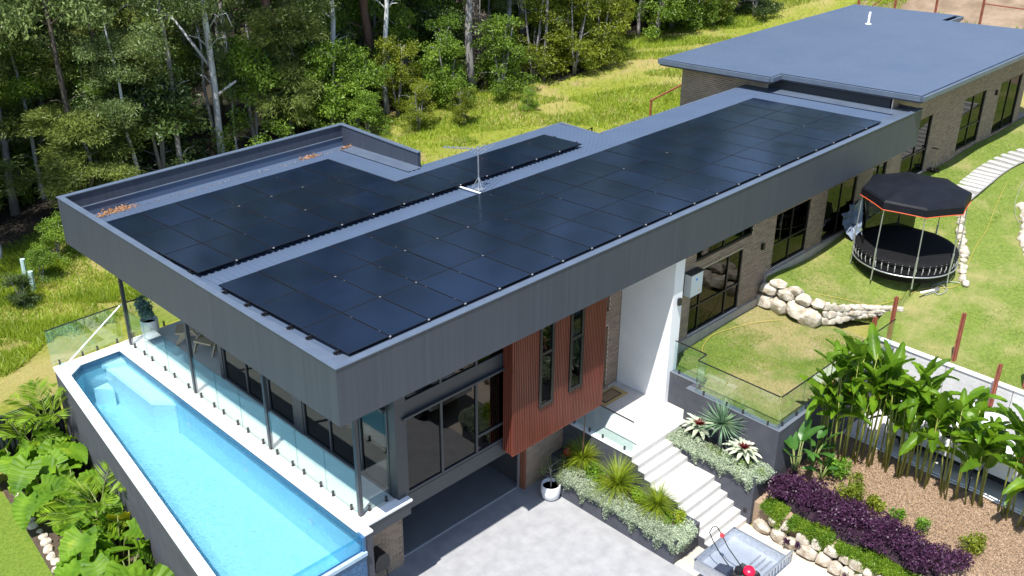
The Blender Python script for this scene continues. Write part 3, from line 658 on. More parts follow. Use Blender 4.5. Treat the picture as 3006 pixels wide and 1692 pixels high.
mb = MB(); mb.box(.662,.735,.42,.668,-1.75,ZD-.06); mb.build('blue_end_column', M['poolblue'], pool)
# ---------------------------------------------------------------- frameless glass fences
spm = MB().box(-.035,.035,-.035,.035,0,.012).tube([(0,0,.012),(0,0,.15)], .026, 8).box(-.02,.02,-.03,.03,.04,.15).mesh('spigot')
M['spigot'] = pm('dark_spigot', (.05,.052,.055), rough=.35, metal=.4); spm.materials.append(M['spigot'])
def glass_fence(label, runs, z, h=1.2, rail=False, spig=True, gap=.05):
    a0 = runs[0][0]; t = thing('glass_fence', (a0[0],a0[1],z), label, 'glass fence', 'frameless glass fences')
    for (a, b) in runs:
        a = Vector((a[0],a[1],z+gap)); b = Vector((b[0],b[1],z+gap)); d = (b-a).normalized(); n_ = Vector((-d.y,d.x,0))*.007
        q = [a-n_, b-n_, b+n_, a+n_]; up = Vector((0,0,h))
        mb = MB(); v = q + [p+up for p in q]
        mb.add([v[0],v[1],v[5],v[4]], [(0,1,2,3)]); mb.add([v[3],v[2],v[6],v[7]], [(3,2,1,0)])
        g = mb.build('glass_panel', M['fence_glass'], t)
        mb = MB(); mb.add(v, [(4,5,6,7),(0,3,2,1),(1,2,6,5),(3,0,4,7)]); mb.build('polished_edge', M['fence_glass_edge'], g)
        Ln = (b-a).length
        if spig:
            for s in ((.2,.8) if Ln > .7 else (.5,)):
                p = a + d*Ln*s; o = link('spigot', spm, None, t, Vector((p.x,p.y,z)) - Vector(t.location)); o.rotation_euler = (0,0,math.atan2(d.y,d.x))
        if rail:
            mb = MB(); mb.bar(a+up+Vector((0,0,.012)), b+up+Vector((0,0,.012)), .03, .026); mb.build('top_rail', M['black'], t)
    return t
xf = 1.085
ed = [1.16,2.42,3.66,4.86,5.02,6.28,7.52,8.72,8.9,10.28,11.62,12.66]
glass_fence('glass pool fence on spigots along the white pool coping', [((xf,ed[i]),(xf,ed[i+1]-.02)) for i in range(len(ed)-1) if ed[i+1]-ed[i] > .5], ZD)
glass_fence('short glass fence panel at the near corner of the deck', [((1.2,1.07),(2.07,1.07))], ZD)
glass_fence('black-railed glass fence at the far end of the pool', [((-1.25,13.08),(-.05,13.1)),((-.03,13.1),(1.05,13.12)),((1.2,13.14),(2.2,13.14)),((2.22,13.14),(3.3,13.14))], ZD-.0, h=1.17, rail=True)
glass_fence('black-railed glass balustrade beside the porch stairs', [((9.355,1.68),(9.355,.66)),((9.355,.64),(9.355,-.74))], 0, h=1.05, rail=True)
glass_fence('black-railed glass balustrade on the charcoal terrace wall', [((12.42,.2),(12.41,-.93)),((12.40,-.95),(11.95,-.97)),((11.94,-1.0),(11.94,-2.35)),((11.94,-2.37),(11.94,-3.74)),((11.96,-3.77),(13.2,-3.78)),((13.22,-3.78),(14.4,-3.79)),((14.42,-3.79),(15.8,-3.8)),((15.82,-3.8),(17.2,-3.81)),((17.22,-3.81),(18.5,-3.82))], 1.09, h=1.02, rail=True)
# ---------------------------------------------------------------- stairs, planters, terrace walls
st = thing('stairs', (10.2,-2.3,-1.72), 'white stone stairs with a mid landing leading up to the porch', 'stairs')
R_ = .172; ny = [-.80,-1.05,-1.29,-1.53,-2.51,-2.75,-2.995,-3.235,-3.49,-3.71]
for i in range(1,10):
    mb = MB(); mb.box(9.29,11.045,ny[i],ny[i-1]-.002 if i > 0 else 0,-1.74,-R_*i); mb.build('step', M['tile'], st)
mb = MB(); mb.box(9.29,11.045,-.798,-.60,-1.74,-.142); mb.build('top_riser', M['tile'], st)
sw = thing('stair_side_wall', (9.28,0,-1.72), 'charcoal stepped side wall under the porch and stairs', 'wall')
mb = MB(); prof = [(2.1,-.005)] + [(-.80,-.005)]
pts = [(1.84,-1.74),(1.84,-.02)]
for i in range(10):
    pts.append((ny[i], -R_*i-.02)); 
    if i < 9: pts.append((ny[i], -R_*(i+1)-.02))
pts.append((ny[9],-1.74)); m = len(pts)
mb.v += [(9.262,y,z) for y,z in pts] + [(9.288,y,z) for y,z in pts]; mb.f += [tuple(range(m)), tuple(range(2*m-1,m-1,-1))] + [((i+1)%m,i,m+i,m+(i+1)%m) for i in range(m)]
mb.build('side_panel', M['charcoal'], sw)
mb = MB(); mb.box(9.24,9.44,-.78,1.84,0.001,.02); mb.build('edge_coping', M['white'], sw)
soil = pm('dark_soil', (.05,.035,.022), (.085,.06,.04), scale=12, rough=.95, bump=.6)
def planter(label, x0, x1, y0, y1, zb, zt, w=.12):
    t = thing('planter', ((x0+x1)/2,(y0+y1)/2,zb), label, 'planter')
    mb = MB(); mb.box(x0,x1,y0,y0+w,zb,zt); mb.box(x0,x1,y1-w,y1,zb,zt); mb.box(x0,x0+w,y0+w,y1-w,zb,zt); mb.box(x1-w,x1,y0+w,y1-w,zb,zt); mb.build('planter_wall', M['charcoal'], t)
    mb = MB(); mb.box(x0+w,x1-w,y0+w,y1-w,zb+.02,zt-.06); mb.build('soil', soil, t); return t
planter('long charcoal planter between the driveway and the white stairs', 8.15,9.258,-3.3,1.1,-1.72,-.9)
planter('raised charcoal planter between the white stairs and the terrace wall', 11.05,11.895,-3.8,-.62,-1.74,-.14)
tw = thing('terrace_wall', (14,-3.8,-1), 'charcoal rendered retaining wall holding up the lower lawn', 'retaining wall')
mb = MB(); mb.box(12.33,12.53,-.80,.25,-.2,1.09); mb.build('wall_section', M['charcoal'], tw); mb = MB(); mb.box(11.9,12.1,-3.88,-.66,-1.75,1.09); mb.build('wall_section', M['charcoal'], tw); mb = MB(); mb.box(12.1,18.72,-3.88,-3.66,-1.75,1.09); mb.build('wall_section', M['charcoal'], tw); mb = MB(); mb.box(12.1,12.33,-.86,-.66,-.2,1.09); mb.build('wall_section', M['charcoal'], tw)
capm = pm('charcoal_capping', (.11,.125,.15), rough=.6)
mb = MB(); mb.box(12.32,12.54,-.80,.25,1.092,1.105); mb.box(11.89,12.11,-3.89,-.66,1.092,1.106); mb.box(12.11,18.72,-3.89,-3.65,1.092,1.105); mb.build('capping', capm, tw)
# step lights in the planter wall
lm = MB().box(-.02,0,-.05,.05,-.05,.05).mesh('step_light'); lm.materials.append(M['black'])
for k, (yy, zz, lb) in enumerate(((-2.45,-.42,'small black step light in the planter wall beside the mid landing'),(-3.62,-1.3,'small black step light near the foot of the stairs'))):
    tag(link('step_light', lm, None, None, (11.048,yy,zz)), lb, 'step light')
# dark sheet-metal fence on the left
fen = thing('metal_fence', (-4,13.05,-1.3), 'dark ribbed sheet-metal fence running left from the pool corner', 'fence')
fm_ = MB(); x = -1.3; pts = []
while x > -14: pts += [(x,13.04),(x-.06,13.04),(x-.075,13.075),(x-.135,13.075)]; x -= .15
for (px, py) in pts: fm_.v += [(px,py,-1.5),(px,py,.46)]
for i in range(len(pts)-1): fm_.f.append((2*i,2*i+1,2*i+3,2*i+2))
M['fencedark'] = pm('dark_fence_sheet', (.02,.024,.032), (.028,.033,.042), scale=3, rough=.5); fm_.build('sheet', M['fencedark'], fen)
mb = MB(); mb.box(-14,-1.28,13.02,13.1,.46,.5); mb.box(-14,-1.28,13.02,13.1,-1.5,-1.44); mb.build('rail', M['fencedark'], fen)
for k in range(5):
    mb = MB(); mb.box(-1.34-k*2.4,-1.28-k*2.4,13.02,13.10,-1.5,.52); mb.build('fence_post', M['fencedark'], fen)
# ---------------------------------------------------------------- stones
M['rock'] = pm('pale_sandstone', (.33,.27,.2), (.56,.52,.45), scale=5.5, rough=.9, bump=.7, bscale=9, objr=.22, world=True)
def rock_mesh(seed, n=3):
    q = random.Random(seed); import bmesh
    bm = bmesh.new(); bmesh.ops.create_icosphere(bm, subdivisions=3, radius=.5)
    cuts = [(Vector((q.gauss(0,1),q.gauss(0,1),q.gauss(0,1))).normalized(), q.uniform(.31,.46)) for _ in range(15)]
    for v in bm.verts:
        v.co = Vector([math.copysign(abs(c/.5)**.55*.43, c) for c in v.co])
    for v in bm.verts:
        for d, h in cuts[:11]:
            k = v.co.dot(d)
            if k > h: v.co -= d*(k-h)*.92
        v.co *= 1 + q.uniform(-.018,.018)
    bmesh.ops.smooth_vert(bm, verts=bm.verts, factor=.08, use_axis_x=True, use_axis_y=True, use_axis_z=True)
    me = bpy.data.meshes.new('stone'); bm.to_mesh(me); bm.free(); me.materials.append(M['rock']); return me
ROCKS = [rock_mesh(100+i) for i in range(7)]
def rock(parent, x, y, z, sx, sy, sz, rz=None, name='stone'):
    o = link(name, rnd.choice(ROCKS), None, parent, Vector((x,y,z)) - (WL[parent.name] if parent else Vector((0,0,0)))); o.scale = (sx*1.15,sy*1.15,sz*1.15); o.rotation_euler = (rnd.uniform(-.15,.15),rnd.uniform(-.15,.15),rnd.uniform(-.3,.3) if rz is None else rz); return o
rw = thing('rock_retaining_wall', (18.2,-.5,1.05), 'pale sandstone boulder wall between the two lawns', 'stone wall')
for (x,y,z,a,b,c) in ((18.18,.62,1.35,.6,.7,.45),(18.22,.1,1.3,.65,.75,.6),(18.2,.55,1.78,.55,.6,.42),(18.25,-.05,1.8,.6,.7,.4),(18.2,-.62,1.35,.6,.85,.72),(18.22,-1.1,1.3,.65,.8,.66),(18.3,-.75,1.82,.55,.6,.36),(18.35,-.35,1.98,.5,.55,.3),(18.32,.3,2.02,.5,.6,.28),(18.4,-1.2,1.78,.5,.5,.34)): rock(rw,x,y,z,a,b,c)
for k in range(3):       # coursed small stones running right, getting lower
    for i in range(12):
        s = i/11; x = 18.5+s*2.2+rnd.uniform(-.04,.04); y = -1.45-s*1.5+rnd.uniform(-.03,.03); top = .62*(1-s)+.14
        z = 1.08 + .25*s + (k+.5)*top/3
        if (k+.5)*top/3 < top: rock(rw,x,y,z,.3+rnd.uniform(0,.14),.24,top/3*1.1+.05, rz=-.6+rnd.uniform(-.2,.2))
def rock_row(label, pts, smin, smax, n, name='rock_edging', zf_=up_z):
    t = thing(name, (pts[0][0],pts[0][1],zf_(*pts[0])), label, 'rock border')
    L_ = [(Vector(pts[i+1])-Vector(pts[i])).length for i in range(len(pts)-1)]; tot = sum(L_)
    for k in range(n):
        d = (k+.5)/n*tot; i = 0
        while i < len(L_)-1 and d > L_[i]: d -= L_[i]; i += 1
        p = Vector(pts[i]).lerp(Vector(pts[i+1]), d/L_[i]); s = rnd.uniform(smin,smax)
        rock(t, p.x+rnd.uniform(-.05,.05), p.y+rnd.uniform(-.05,.05), zf_(p.x,p.y)+s*.2, s, s*rnd.uniform(.8,1.2), s*rnd.uniform(.6,.9), rz=rnd.uniform(0,3))
    return t
rock_row('short row of pale rocks on the lawn behind the trampoline', [(28,-1.75),(26.6,-2.3),(25.3,-3.05),(24.4,-3.4),(23.5,-3.85),(23.1,-4.1)], .22,.4, 20)
rock_row('row of pale rocks at the right edge of the lawn', [(30.5,-3.0),(29.6,-3.5),(28.4,-3.95),(27.3,-4.35),(26.5,-4.9)], .22,.4, 16)
sd_ = thing('garden_stone_wall', (11,-6,-1.72), 'low sandstone wall under the purple hedge beside the trailer', 'stone wall')
y = -3.95
while y > -9.4:
    w = rnd.uniform(.3,.62); h1 = rnd.uniform(.3,.42)
    rock(sd_, 11.02+rnd.uniform(-.04,.04), y-w/2, -1.72+h1/2, .42, w*1.05, h1*1.1, rz=rnd.uniform(-.1,.1))
    y2 = y-w/2
    rock(sd_, 11.12+rnd.uniform(-.04,.04), y2-rnd.uniform(.1,.3), -1.72+h1+.16, .4, rnd.uniform(.28,.5), .34, rz=rnd.uniform(-.2,.2))
    y -= w
rock_row('pale rocks edging the bed between the left lawn and the palms', [(-3.35,12.0),(-3.55,10.6),(-3.72,9.2),(-3.95,7.6),(-4.2,6.0),(-4.4,4.5)], .2,.34, 24, zf_=lambda x,y: -1.42)
mb = MB(); mb.prism([(-3.6,12.6),(-1.3,12.9),(-2.95,.2),(-4.9,.2)], -1.5, -1.37); struct(mb.build('planting_bed', soil))
# concrete sleeper wall and steel posts
sl = thing('sleeper_wall', (18.72,-8,-.8), 'pale grey concrete sleeper retaining wall behind the white truck', 'retaining wall')
M['sleeper'] = pm('concrete_sleeper', (.5,.5,.5), (.6,.6,.6), scale=3, rough=.85, objr=.08)
for j in range(7):
    y = -3.55-j*2.05
    for k in range(10):
        mb = MB(); mb.box(18.68,18.76,y-2.04,y-.01,-.82+k*.2,-.82+k*.2+.194); mb.build('sleeper', M['sleeper'], sl)
mb = MB(); mb.box(18.64,18.80,-18,-3.4,1.18,1.235); mb.build('capping', M['white'], sl)
M['rust'] = pm('red_oxide_steel', (.2,.055,.03), (.29,.085,.05), scale=5, rough=.7, objr=.15)
def steel_post(x, y, z, h, label, lean=0):
    mb = MB(); w = .055; mb.box(-w,w,-.007,.007,0,h); mb.box(-w,-w+.012,-w,w,0,h); mb.box(w-.012,w,-w,w,0,h)
    o = tag(mb.build('steel_post', M['rust'], None, loc=(x,y,z)), label, 'steel post', 'red oxide steel posts'); o.rotation_euler = (0,lean,0)
for (x,y,z,h,lb) in ((18.85,-3.58,1.0,1.75,'tall red oxide steel post at the left end of the sleeper wall'),(18.2,-3.3,.95,1.2,'shorter red oxide steel post left of the sleeper wall end'),(18.9,-5.7,1.1,1.85,'red oxide steel post second along the sleeper wall'),(18.95,-7.85,1.1,1.75,'red oxide steel post at the right picture edge on the sleeper wall'),(18.4,-7.2,.1,1.9,'red oxide steel post standing close to the white truck')): steel_post(x,y,z,h,lb)
# ---------------------------------------------------------------- vegetation helpers
NR = np.random.default_rng(11)
def np_mesh(name, verts, faces_n, mat, smooth=False):
    """verts (k*n,3): every consecutive n = faces_n verts are one face"""
    verts = np.asarray(verts, dtype=np.float32).reshape(-1,3); nv = len(verts); nf = nv//faces_n
    me = bpy.data.meshes.new(name); me.vertices.add(nv); me.vertices.foreach_set('co', verts.ravel())
    me.loops.add(nv); me.loops.foreach_set('vertex_index', np.arange(nv, dtype=np.int32))
    me.polygons.add(nf); me.polygons.foreach_set('loop_start', np.arange(0, nv, faces_n, dtype=np.int32)); me.polygons.foreach_set('loop_total', np.full(nf, faces_n, dtype=np.int32))
    me.update(calc_edges=True); me.validate()
    if mat: me.materials.append(mat)
    return me
def leaves(C, L, W, D=None, droop=.0, spread=1.0):
    """rhombic leaves: base at C, direction D (unit, random if None)"""
    C = np.asarray(C, float); n = len(C)
    if D is None: D = NR.normal(size=(n,3)); D[:,2] = D[:,2]*spread - droop
    D = D/np.linalg.norm(D, axis=1, keepdims=True)
    R = NR.normal(size=(n,3)); S = np.cross(D, R); S /= np.linalg.norm(S, axis=1, keepdims=True)
    L = np.broadcast_to(np.asarray(L, float), (n,))[:,None]*NR.uniform(.7,1.25,(n,1)); W = np.broadcast_to(np.asarray(W, float), (n,))[:,None]*NR.uniform(.7,1.25,(n,1))
    V = np.stack([C, C+D*L*.45+S*W/2, C+D*L, C+D*L*.45-S*W/2], axis=1)
    return V.reshape(-1,3)
def cluster(c, r, n, shell=.55):
    d = NR.normal(size=(n,3)); d /= np.linalg.norm(d, axis=1, keepdims=True)
    k = NR.uniform(shell**3, 1, (n,1))**(1/3); return np.asarray(c) + d*k*np.asarray(r)
def blades(n, base_r, length, width, tilt=(0.1,1.4), seg=4, droop=.9, z0=0, up=0):
    """arching strap leaves from a centre, as strips of quads"""
    V = []
    for i in range(n):
        a = NR.uniform(0,2*PI); t = NR.uniform(*tilt); L = length*NR.uniform(.75,1.15); w = width*NR.uniform(.8,1.2)
        p = np.array([math.cos(a)*base_r, math.sin(a)*base_r, z0]); pts = [p]; th = t
        for k in range(seg):
            th2 = min(th + droop*(k+.3)/seg*1.0, 2.9); p = p + np.array([math.cos(a)*math.sin(th2), math.sin(a)*math.sin(th2), math.cos(th2)])*L/seg; pts.append(p)
        s = np.array([-math.sin(a), math.cos(a), 0])
        for k in range(seg):
            w0 = w*(1-k/seg)**.6/2; w1 = w*max(0,1-(k+1)/seg)**.6/2
            V += [pts[k]-s*w0, pts[k]+s*w0, pts[k+1]+s*w1, pts[k+1]-s*w1]
    return np.array(V)
LM = {}
LM['gum'] = leaf_mat('gum_leaves', (.1,.15,.045), (.17,.23,.07), (.25,.3,.1), scale=.5, trans=.25)
LM['bush'] = leaf_mat('bush_leaves', (.09,.16,.018), (.17,.27,.03), (.26,.34,.05), scale=.6, trans=.32)
LM['yellow'] = leaf_mat('yellow_green_leaves', (.1,.14,.012), (.2,.235,.022), (.27,.28,.04), scale=.7, trans=.35)
LM['olive'] = leaf_mat('feathery_olive', (.085,.12,.028), (.175,.22,.045), (.29,.33,.06), scale=.45, trans=.25)
LM['wisp'] = leaf_mat('wispy_grey_green', (.2,.25,.12), (.3,.34,.17), scale=1, trans=.3)
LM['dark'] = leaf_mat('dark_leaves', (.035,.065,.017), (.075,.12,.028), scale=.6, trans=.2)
LM['deadbrown'] = leaf_mat('dead_leaves', (.12,.1,.085), (.24,.2,.17), scale=2, trans=.2)
BK = {}
BK['white'] = pm('white_bark', (.42,.43,.46), (.62,.62,.63), scale=1.4, rough=.85, stretch=(3,3,.7), bump=.3, bscale=14)
BK['grey'] = pm('grey_bark', (.16,.15,.15), (.3,.28,.27), scale=2, rough=.9, stretch=(4,4,.6), bump=.5, bscale=16)
BK['red'] = pm('red_brown_bark', (.1,.05,.035), (.22,.12,.085), scale=2, rough=.9, stretch=(5,5,.5), bump=.6, bscale=14)
BK['dark'] = pm('dark_bark', (.05,.042,.035), (.11,.09,.075), scale=2, rough=.9, stretch=(5,5,.5))
def tree_proto(name, kind, seed):
    """returns (trunk mesh, crown mesh) in local coords, trunk base at origin"""
    global NR; NR = np.random.default_rng(seed); q = random.Random(seed); tb = MB(); V = []
    if kind == 'gum':       # tall bare stem, high thin crown
        H = q.uniform(16,20); r = q.uniform(.13,.2); pts = []; x = y = 0; dx, dy = q.uniform(-.03,.03), q.uniform(-.03,.03)
        for k in range(11): pts.append((x+.1*math.sin(k*1.3+seed), y+.1*math.cos(k*.9+seed), H*k/10)); x += dx*H/10; y += dy*H/10
        tb.tube(pts, [r*(1.25 if k == 0 else 1)*(1-.07*k) for k in range(11)], 9)
        for b in range(9):
            h = H*q.uniform(.42,.97); i = min(9, int(h/H*10)); a = q.uniform(0,2*PI); L = q.uniform(1.4,3.2)*(1.2-h/H*.5); p0 = Vector(pts[i]); bp = [p0]
            for s in range(4): bp.append(bp[-1] + Vector((math.cos(a+s*.25)*L/4, math.sin(a+s*.25)*L/4, L/4*(.75-.15*s))))
            tb.tube(bp, [r*.35,r*.28,r*.2,r*.13,r*.06], 6)
            for e in (2,3,4):
                for z in range(3):
                    c = bp[e] + Vector((q.gauss(0,.5),q.gauss(0,.5),q.gauss(.1,.35))); V.append(leaves(cluster(c, (.85,.85,.55), 130, .2), .22, .07, droop=1.0))
        V.append(leaves(cluster((pts[10][0],pts[10][1],H), (.7,.7,.8), 220, .1), .3, .1, droop=.6)); V.append(leaves(cluster((pts[9][0],pts[9][1],H*.9), (.9,.9,.7), 220, .1), .3, .1, droop=.6))
        for b in range(4):   # a few low epicormic tufts and bare twigs
            h = H*q.uniform(.15,.42); a = q.uniform(0,2*PI); p0 = Vector(pts[min(9, int(h/H*10))]); e = p0 + Vector((math.cos(a)*.9, math.sin(a)*.9, .5)); tb.tube([p0, (p0+e)/2+Vector((0,0,.15)), e], [.035,.025,.012], 5)
            if b < 2: V.append(leaves(cluster(e, (.5,.5,.4), 70, .2), .18, .055, droop=.8))
    elif kind in ('bush', 'yellow', 'dark'):
        H = q.uniform(4.2,6.0); r = .09
        for st_ in range(3):
            a = q.uniform(0,2*PI); lean = q.uniform(.05,.22); pts = [Vector((math.cos(a)*lean*H*k/6*.8, math.sin(a)*lean*H*k/6*.8, H*.9*k/6)) for k in range(7)]
            tb.tube(pts, [r*(1-.11*k) for k in range(7)], 6)
            for b in range(11):
                k = q.randint(1,6); p0 = pts[k]; aa = q.uniform(0,2*PI); L = q.uniform(.5,1.5)*(1.25-.12*k); e = p0 + Vector((math.cos(aa)*L, math.sin(aa)*L, q.uniform(-.15,.5)))
                tb.tube([p0, (p0+e)/2+Vector((0,0,.1)), e], [.03,.02,.008], 4)
                for z in range(2):
                    c = e + Vector((q.gauss(0,.22),q.gauss(0,.22),q.gauss(0,.2))); n_ = 130; V.append(leaves(cluster(c, (.52,.52,.36), n_, .3), .16 if kind != 'dark' else .2, .075, droop=.25))
    elif kind == 'olive':    # wide feathery tree with sprays
        H = q.uniform(6.5,8.5); pts = [Vector((.25*math.sin(k*.8+seed),.25*math.cos(k*.7),H*k/8)) for k in range(9)]
        tb.tube(pts, [.16*(1-.1*k) for k in range(9)], 7)
        for b in range(34):
            k = q.randint(2,8); p0 = pts[k]; aa = q.uniform(0,2*PI); L = q.uniform(1.0,3.1)*(1.25-.09*k); bp = [p0]
            for s in range(4): bp.append(bp[-1] + Vector((math.cos(aa+.12*s)*L/4, math.sin(aa+.12*s)*L/4, L/4*(.42-.2*s))))
            tb.tube(bp, [.045,.034,.025,.016,.008], 5)
            for s in (2,3,4):
                for z in range(3):
                    c = bp[s] + Vector((q.gauss(0,.25),q.gauss(0,.25),q.gauss(.05,.12))); n_ = 120; C_ = cluster(c, (.6,.6,.38), n_, .1)
                    D = NR.normal(size=(n_,3))*.9 + np.array([math.cos(aa),math.sin(aa),-.1]); V.append(leaves(C_, .27, .042, D=D))
    return tb.mesh(name+'_trunk', True), np_mesh(name+'_crown', np.concatenate(V), 4, None)
PROTO = {}
for kind, n in (('gum',4),('bush',4),('yellow',2),('dark',3),('olive',3)):
    PROTO[kind] = []
    for i in range(n):
        tm, cm = tree_proto(kind+'_tree', kind, 40+i*7+len(kind)); PROTO[kind].append((tm, cm))
ZN = [(0,'beyond the left picture edge'),(70,'at the left picture edge'),(160,'above the left roof corner'),(235,'near the white-barked gum'),(345,'above the back parapet'),(430,'above the parapet end'),(520,'above the television antenna'),(620,'above the roof notch'),(700,'near the brown handrail'),(900,'behind the wing roof')]
def zone(x, y):
    v = Vector((x, y, ground_z(x, y)+3)) - CAMPOS; u = 512 + 1035.9*v.dot(cr)/v.dot(cf); ph = 'far beyond the wing roof'
    for a, b in ZN:
        if u < a: ph = b; break
    d = y - forest_edge(x); return ('at the front of the forest ' if d < 2.5 else 'in the middle forest ' if d < 10 else 'deep in the forest ') + ph
def place_tree(name, kind, x, y, s, label, bark, group=None, leafm=None, rz=None, z=None, sxy=None, var=None, lean=0):
    tm, cm = PROTO[kind][var if var is not None else rnd.randrange(len(PROTO[kind]))]; key = (tm.name, bark); key2 = (cm.name, leafm or kind)
    if key not in VARM: c = tm.copy(); c.materials.clear(); c.materials.append(BK[bark]); VARM[key] = c
    if key2 not in VARM: c = cm.copy(); c.materials.clear(); c.materials.append(LM[leafm or kind]); VARM[key2] = c
    z = ground_z(x,y)-.1 if z is None else z
    t = thing(name, (x,y,z), label, 'tree' if name.endswith('tree') else 'shrub', group, rz=rnd.uniform(0,6.28) if rz is None else rz)
    t.scale = (sxy or s, sxy or s, s); t.rotation_euler[0] = rnd.uniform(-.03,.03)+lean; t.rotation_euler[1] = rnd.uniform(-.03,.03)
    link('trunk', VARM[key], None, t, (0,0,0)); link('crown', VARM[key2], None, t, (0,0,0)); return t
VARM = {}
# --- named trees that can be told apart in the photograph
wg = place_tree('gum_tree','gum',13.2,27.5,1.15,'tall straight white-barked gum tree rising behind the left roof parapet','white',leafm='gum',sxy=1.0,var=0,rz=.3)
place_tree('gum_tree','gum',16.9,28.6,1.1,'thick red-brown barked gum tree right of the white-barked one','red',leafm='gum',sxy=1.9,var=1)
place_tree('gum_tree','gum',18.6,30.2,1.1,'slim grey gum tree close beside the thick red-brown trunk','grey',leafm='gum',sxy=1.1,var=2)
place_tree('gum_tree','gum',23.0,28.3,1.1,'second red-brown barked gum tree above the middle of the roof','red',leafm='gum',sxy=1.6,var=3)
place_tree('gum_tree','gum',22.2,26.2,1.0,'pale slender gum tree in front of the second red-brown trunk','white',leafm='gum',sxy=.95,var=1)
place_tree('gum_tree','gum',26.6,24.6,1.05,'grey straight gum tree standing in the bushes at the meadow edge','grey',leafm='gum',sxy=1.3,var=0)
place_tree('gum_tree','gum',32.1,31.6,1.1,'thick dark-barked gum tree deep in the forest gap','dark',leafm='gum',sxy=1.7,var=2)
place_tree('gum_tree','gum',34.7,28.7,1.05,'white-trunked gum tree above the bright green bushes','white',leafm='gum',sxy=1.2,var=3)
place_tree('gum_tree','gum',37.1,25.5,1.0,'thin pale gum tree nearest the wing roof','white',leafm='gum',sxy=.8,var=1)
lf_ = Vector((-.707,.707,0)); b0 = Vector((13.2,27.5,ground_z(13.2,27.5)))
for nm, pts in (('dead_branch',[(0,4.4),(-.8,5.7),(-1.4,6.7),(-2.3,7.3),(-3.4,7.3),(-4.3,6.6)]),('dead_branch',[(0,6.3),(.5,6.9),(1.0,7.0),(1.25,6.4)]),('dead_branch',[(0,3.2),(.6,3.6),(1.1,3.9)]),('dead_branch',[(-2.3,7.3),(-3.0,7.9),(-3.6,8.4)])):
    mb = MB(); mb.tube([b0+lf_*(-a)+Vector((0,.1*i,h)) for i,(a,h) in enumerate(pts)], [max(.015,.085-.016*i) if pts[0][1] < 5 else .03 for i in range(len(pts))], 6)
    o = link(nm, mb.mesh(nm, True), BK['white'], None); o.parent = wg; bpy.context.view_layer.update(); o.matrix_parent_inverse = wg.matrix_world.inverted()
G1 = 'forest gum trees behind the house'
gl = ['grey-trunked gum tree','pale-trunked gum tree','dark-trunked gum tree']
qq = random.Random(5); placed = [(13.2,27.5),(16.9,28.6),(18.6,30.2),(23,28.3),(22.2,26.2),(26.6,24.6),(32.1,31.6),(34.7,28.7),(37.1,25.5)]
NAMED = list(placed)
def blocks(x, y):
    a = math.atan2(y-CAMPOS.y, x-CAMPOS.x); r = math.hypot(x-CAMPOS.x, y-CAMPOS.y)
    return any(abs(a-math.atan2(q-CAMPOS.y, p-CAMPOS.x)) < (.034 if k == 0 else .016 if k == 1 else .009) and r < math.hypot(p-CAMPOS.x, q-CAMPOS.y) for k, (p, q) in enumerate(NAMED))
def far(x, y, d): return not (d < 1.6 and blocks(x, y)) and all((x-a)**2+(y-b)**2 > d*d for a,b in placed)
cnt = 0
while cnt < 80:
    x = qq.uniform(-8,66); d = qq.random()**1.3*34+1.2; y = forest_edge(x)+d
    if not far(x,y,1.7): continue
    placed.append((x,y)); k = qq.choice((0,0,1,2)); cnt += 1
    place_tree('gum_tree','gum',x,y,qq.uniform(.8,1.15),gl[k]+' '+zone(x,y),('grey','white','dark')[k],gl[k]+'s '+zone(x,y),leafm='gum',sxy=qq.uniform(.65,1.15))
# understorey
ul = {'bush':'mid-green understorey tree','yellow':'yellow-green bushy tree','dark':'dark-leaved understorey tree'}
def under(n, kinds, x0, x1, d0, d1, s0, s1):
    c = 0; tries = 0
    while c < n and tries < 4000:
        tries += 1; x = qq.uniform(x0,x1); y = forest_edge(x)+qq.uniform(d0,d1)
        if not far(x,y,1.0): continue
        placed.append((x,y)); k = qq.choice(kinds); c += 1; s = qq.uniform(s0,s1)
        place_tree('understorey_tree',k,x,y,s,ul[k]+' '+zone(x,y),'grey',ul[k]+'s '+zone(x,y),sxy=s*qq.uniform(.8,1.1))
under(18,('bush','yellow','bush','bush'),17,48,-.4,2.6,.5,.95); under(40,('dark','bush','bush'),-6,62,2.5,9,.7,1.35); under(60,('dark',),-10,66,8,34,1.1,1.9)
cnt = 0
while cnt < 46:      # young gums whose crowns hang in view
    x = qq.uniform(-4,52); y = forest_edge(x)+qq.uniform(.6,10)
    if not far(x,y,.9): continue
    placed.append((x,y)); cnt += 1; s = qq.uniform(.36,.62); k = qq.choice((0,1))
    place_tree('young_gum_tree','gum',x,y,s,('young grey-stemmed gum','young pale-stemmed gum')[k]+' '+zone(x,y),('grey','white')[k],('young grey-stemmed gums ','young pale-stemmed gums ')[k]+zone(x,y),leafm=qq.choice(('gum','bush','gum')),sxy=s*qq.uniform(.9,1.3))
# left-hand feathery trees (they hang over the grass left of the roof)
place_tree('feathery_tree','olive',6.6,27.4,.62,'bright feathery tree hanging low over the left roof parapet','grey',sxy=.95,var=0,rz=1.2)
place_tree('feathery_tree','olive',8.6,28.6,.9,'wide feathery olive-green tree lit by the sun left of the white gum','grey',sxy=1.15,var=0)
place_tree('feathery_tree','olive',6.2,31.2,1.15,'feathery olive tree behind the leftmost roof corner with bare grey twigs','grey',sxy=1.1,var=1)
place_tree('feathery_tree','olive',12.2,33.5,1.2,'tall feathery tree with drooping sprays left of the red-brown trunk','grey',sxy=1.1,var=2)
place_tree('feathery_tree','olive',17.2,27.2,.85,'small feathery tree at the foot of the red-brown trunk','grey',sxy=.9,var=0,rz=2)
place_tree('feathery_tree','olive',4.2,36,1.35,'large shaded feathery tree at the upper left picture corner','dark',sxy=1.3,var=2,leafm='dark',rz=1)
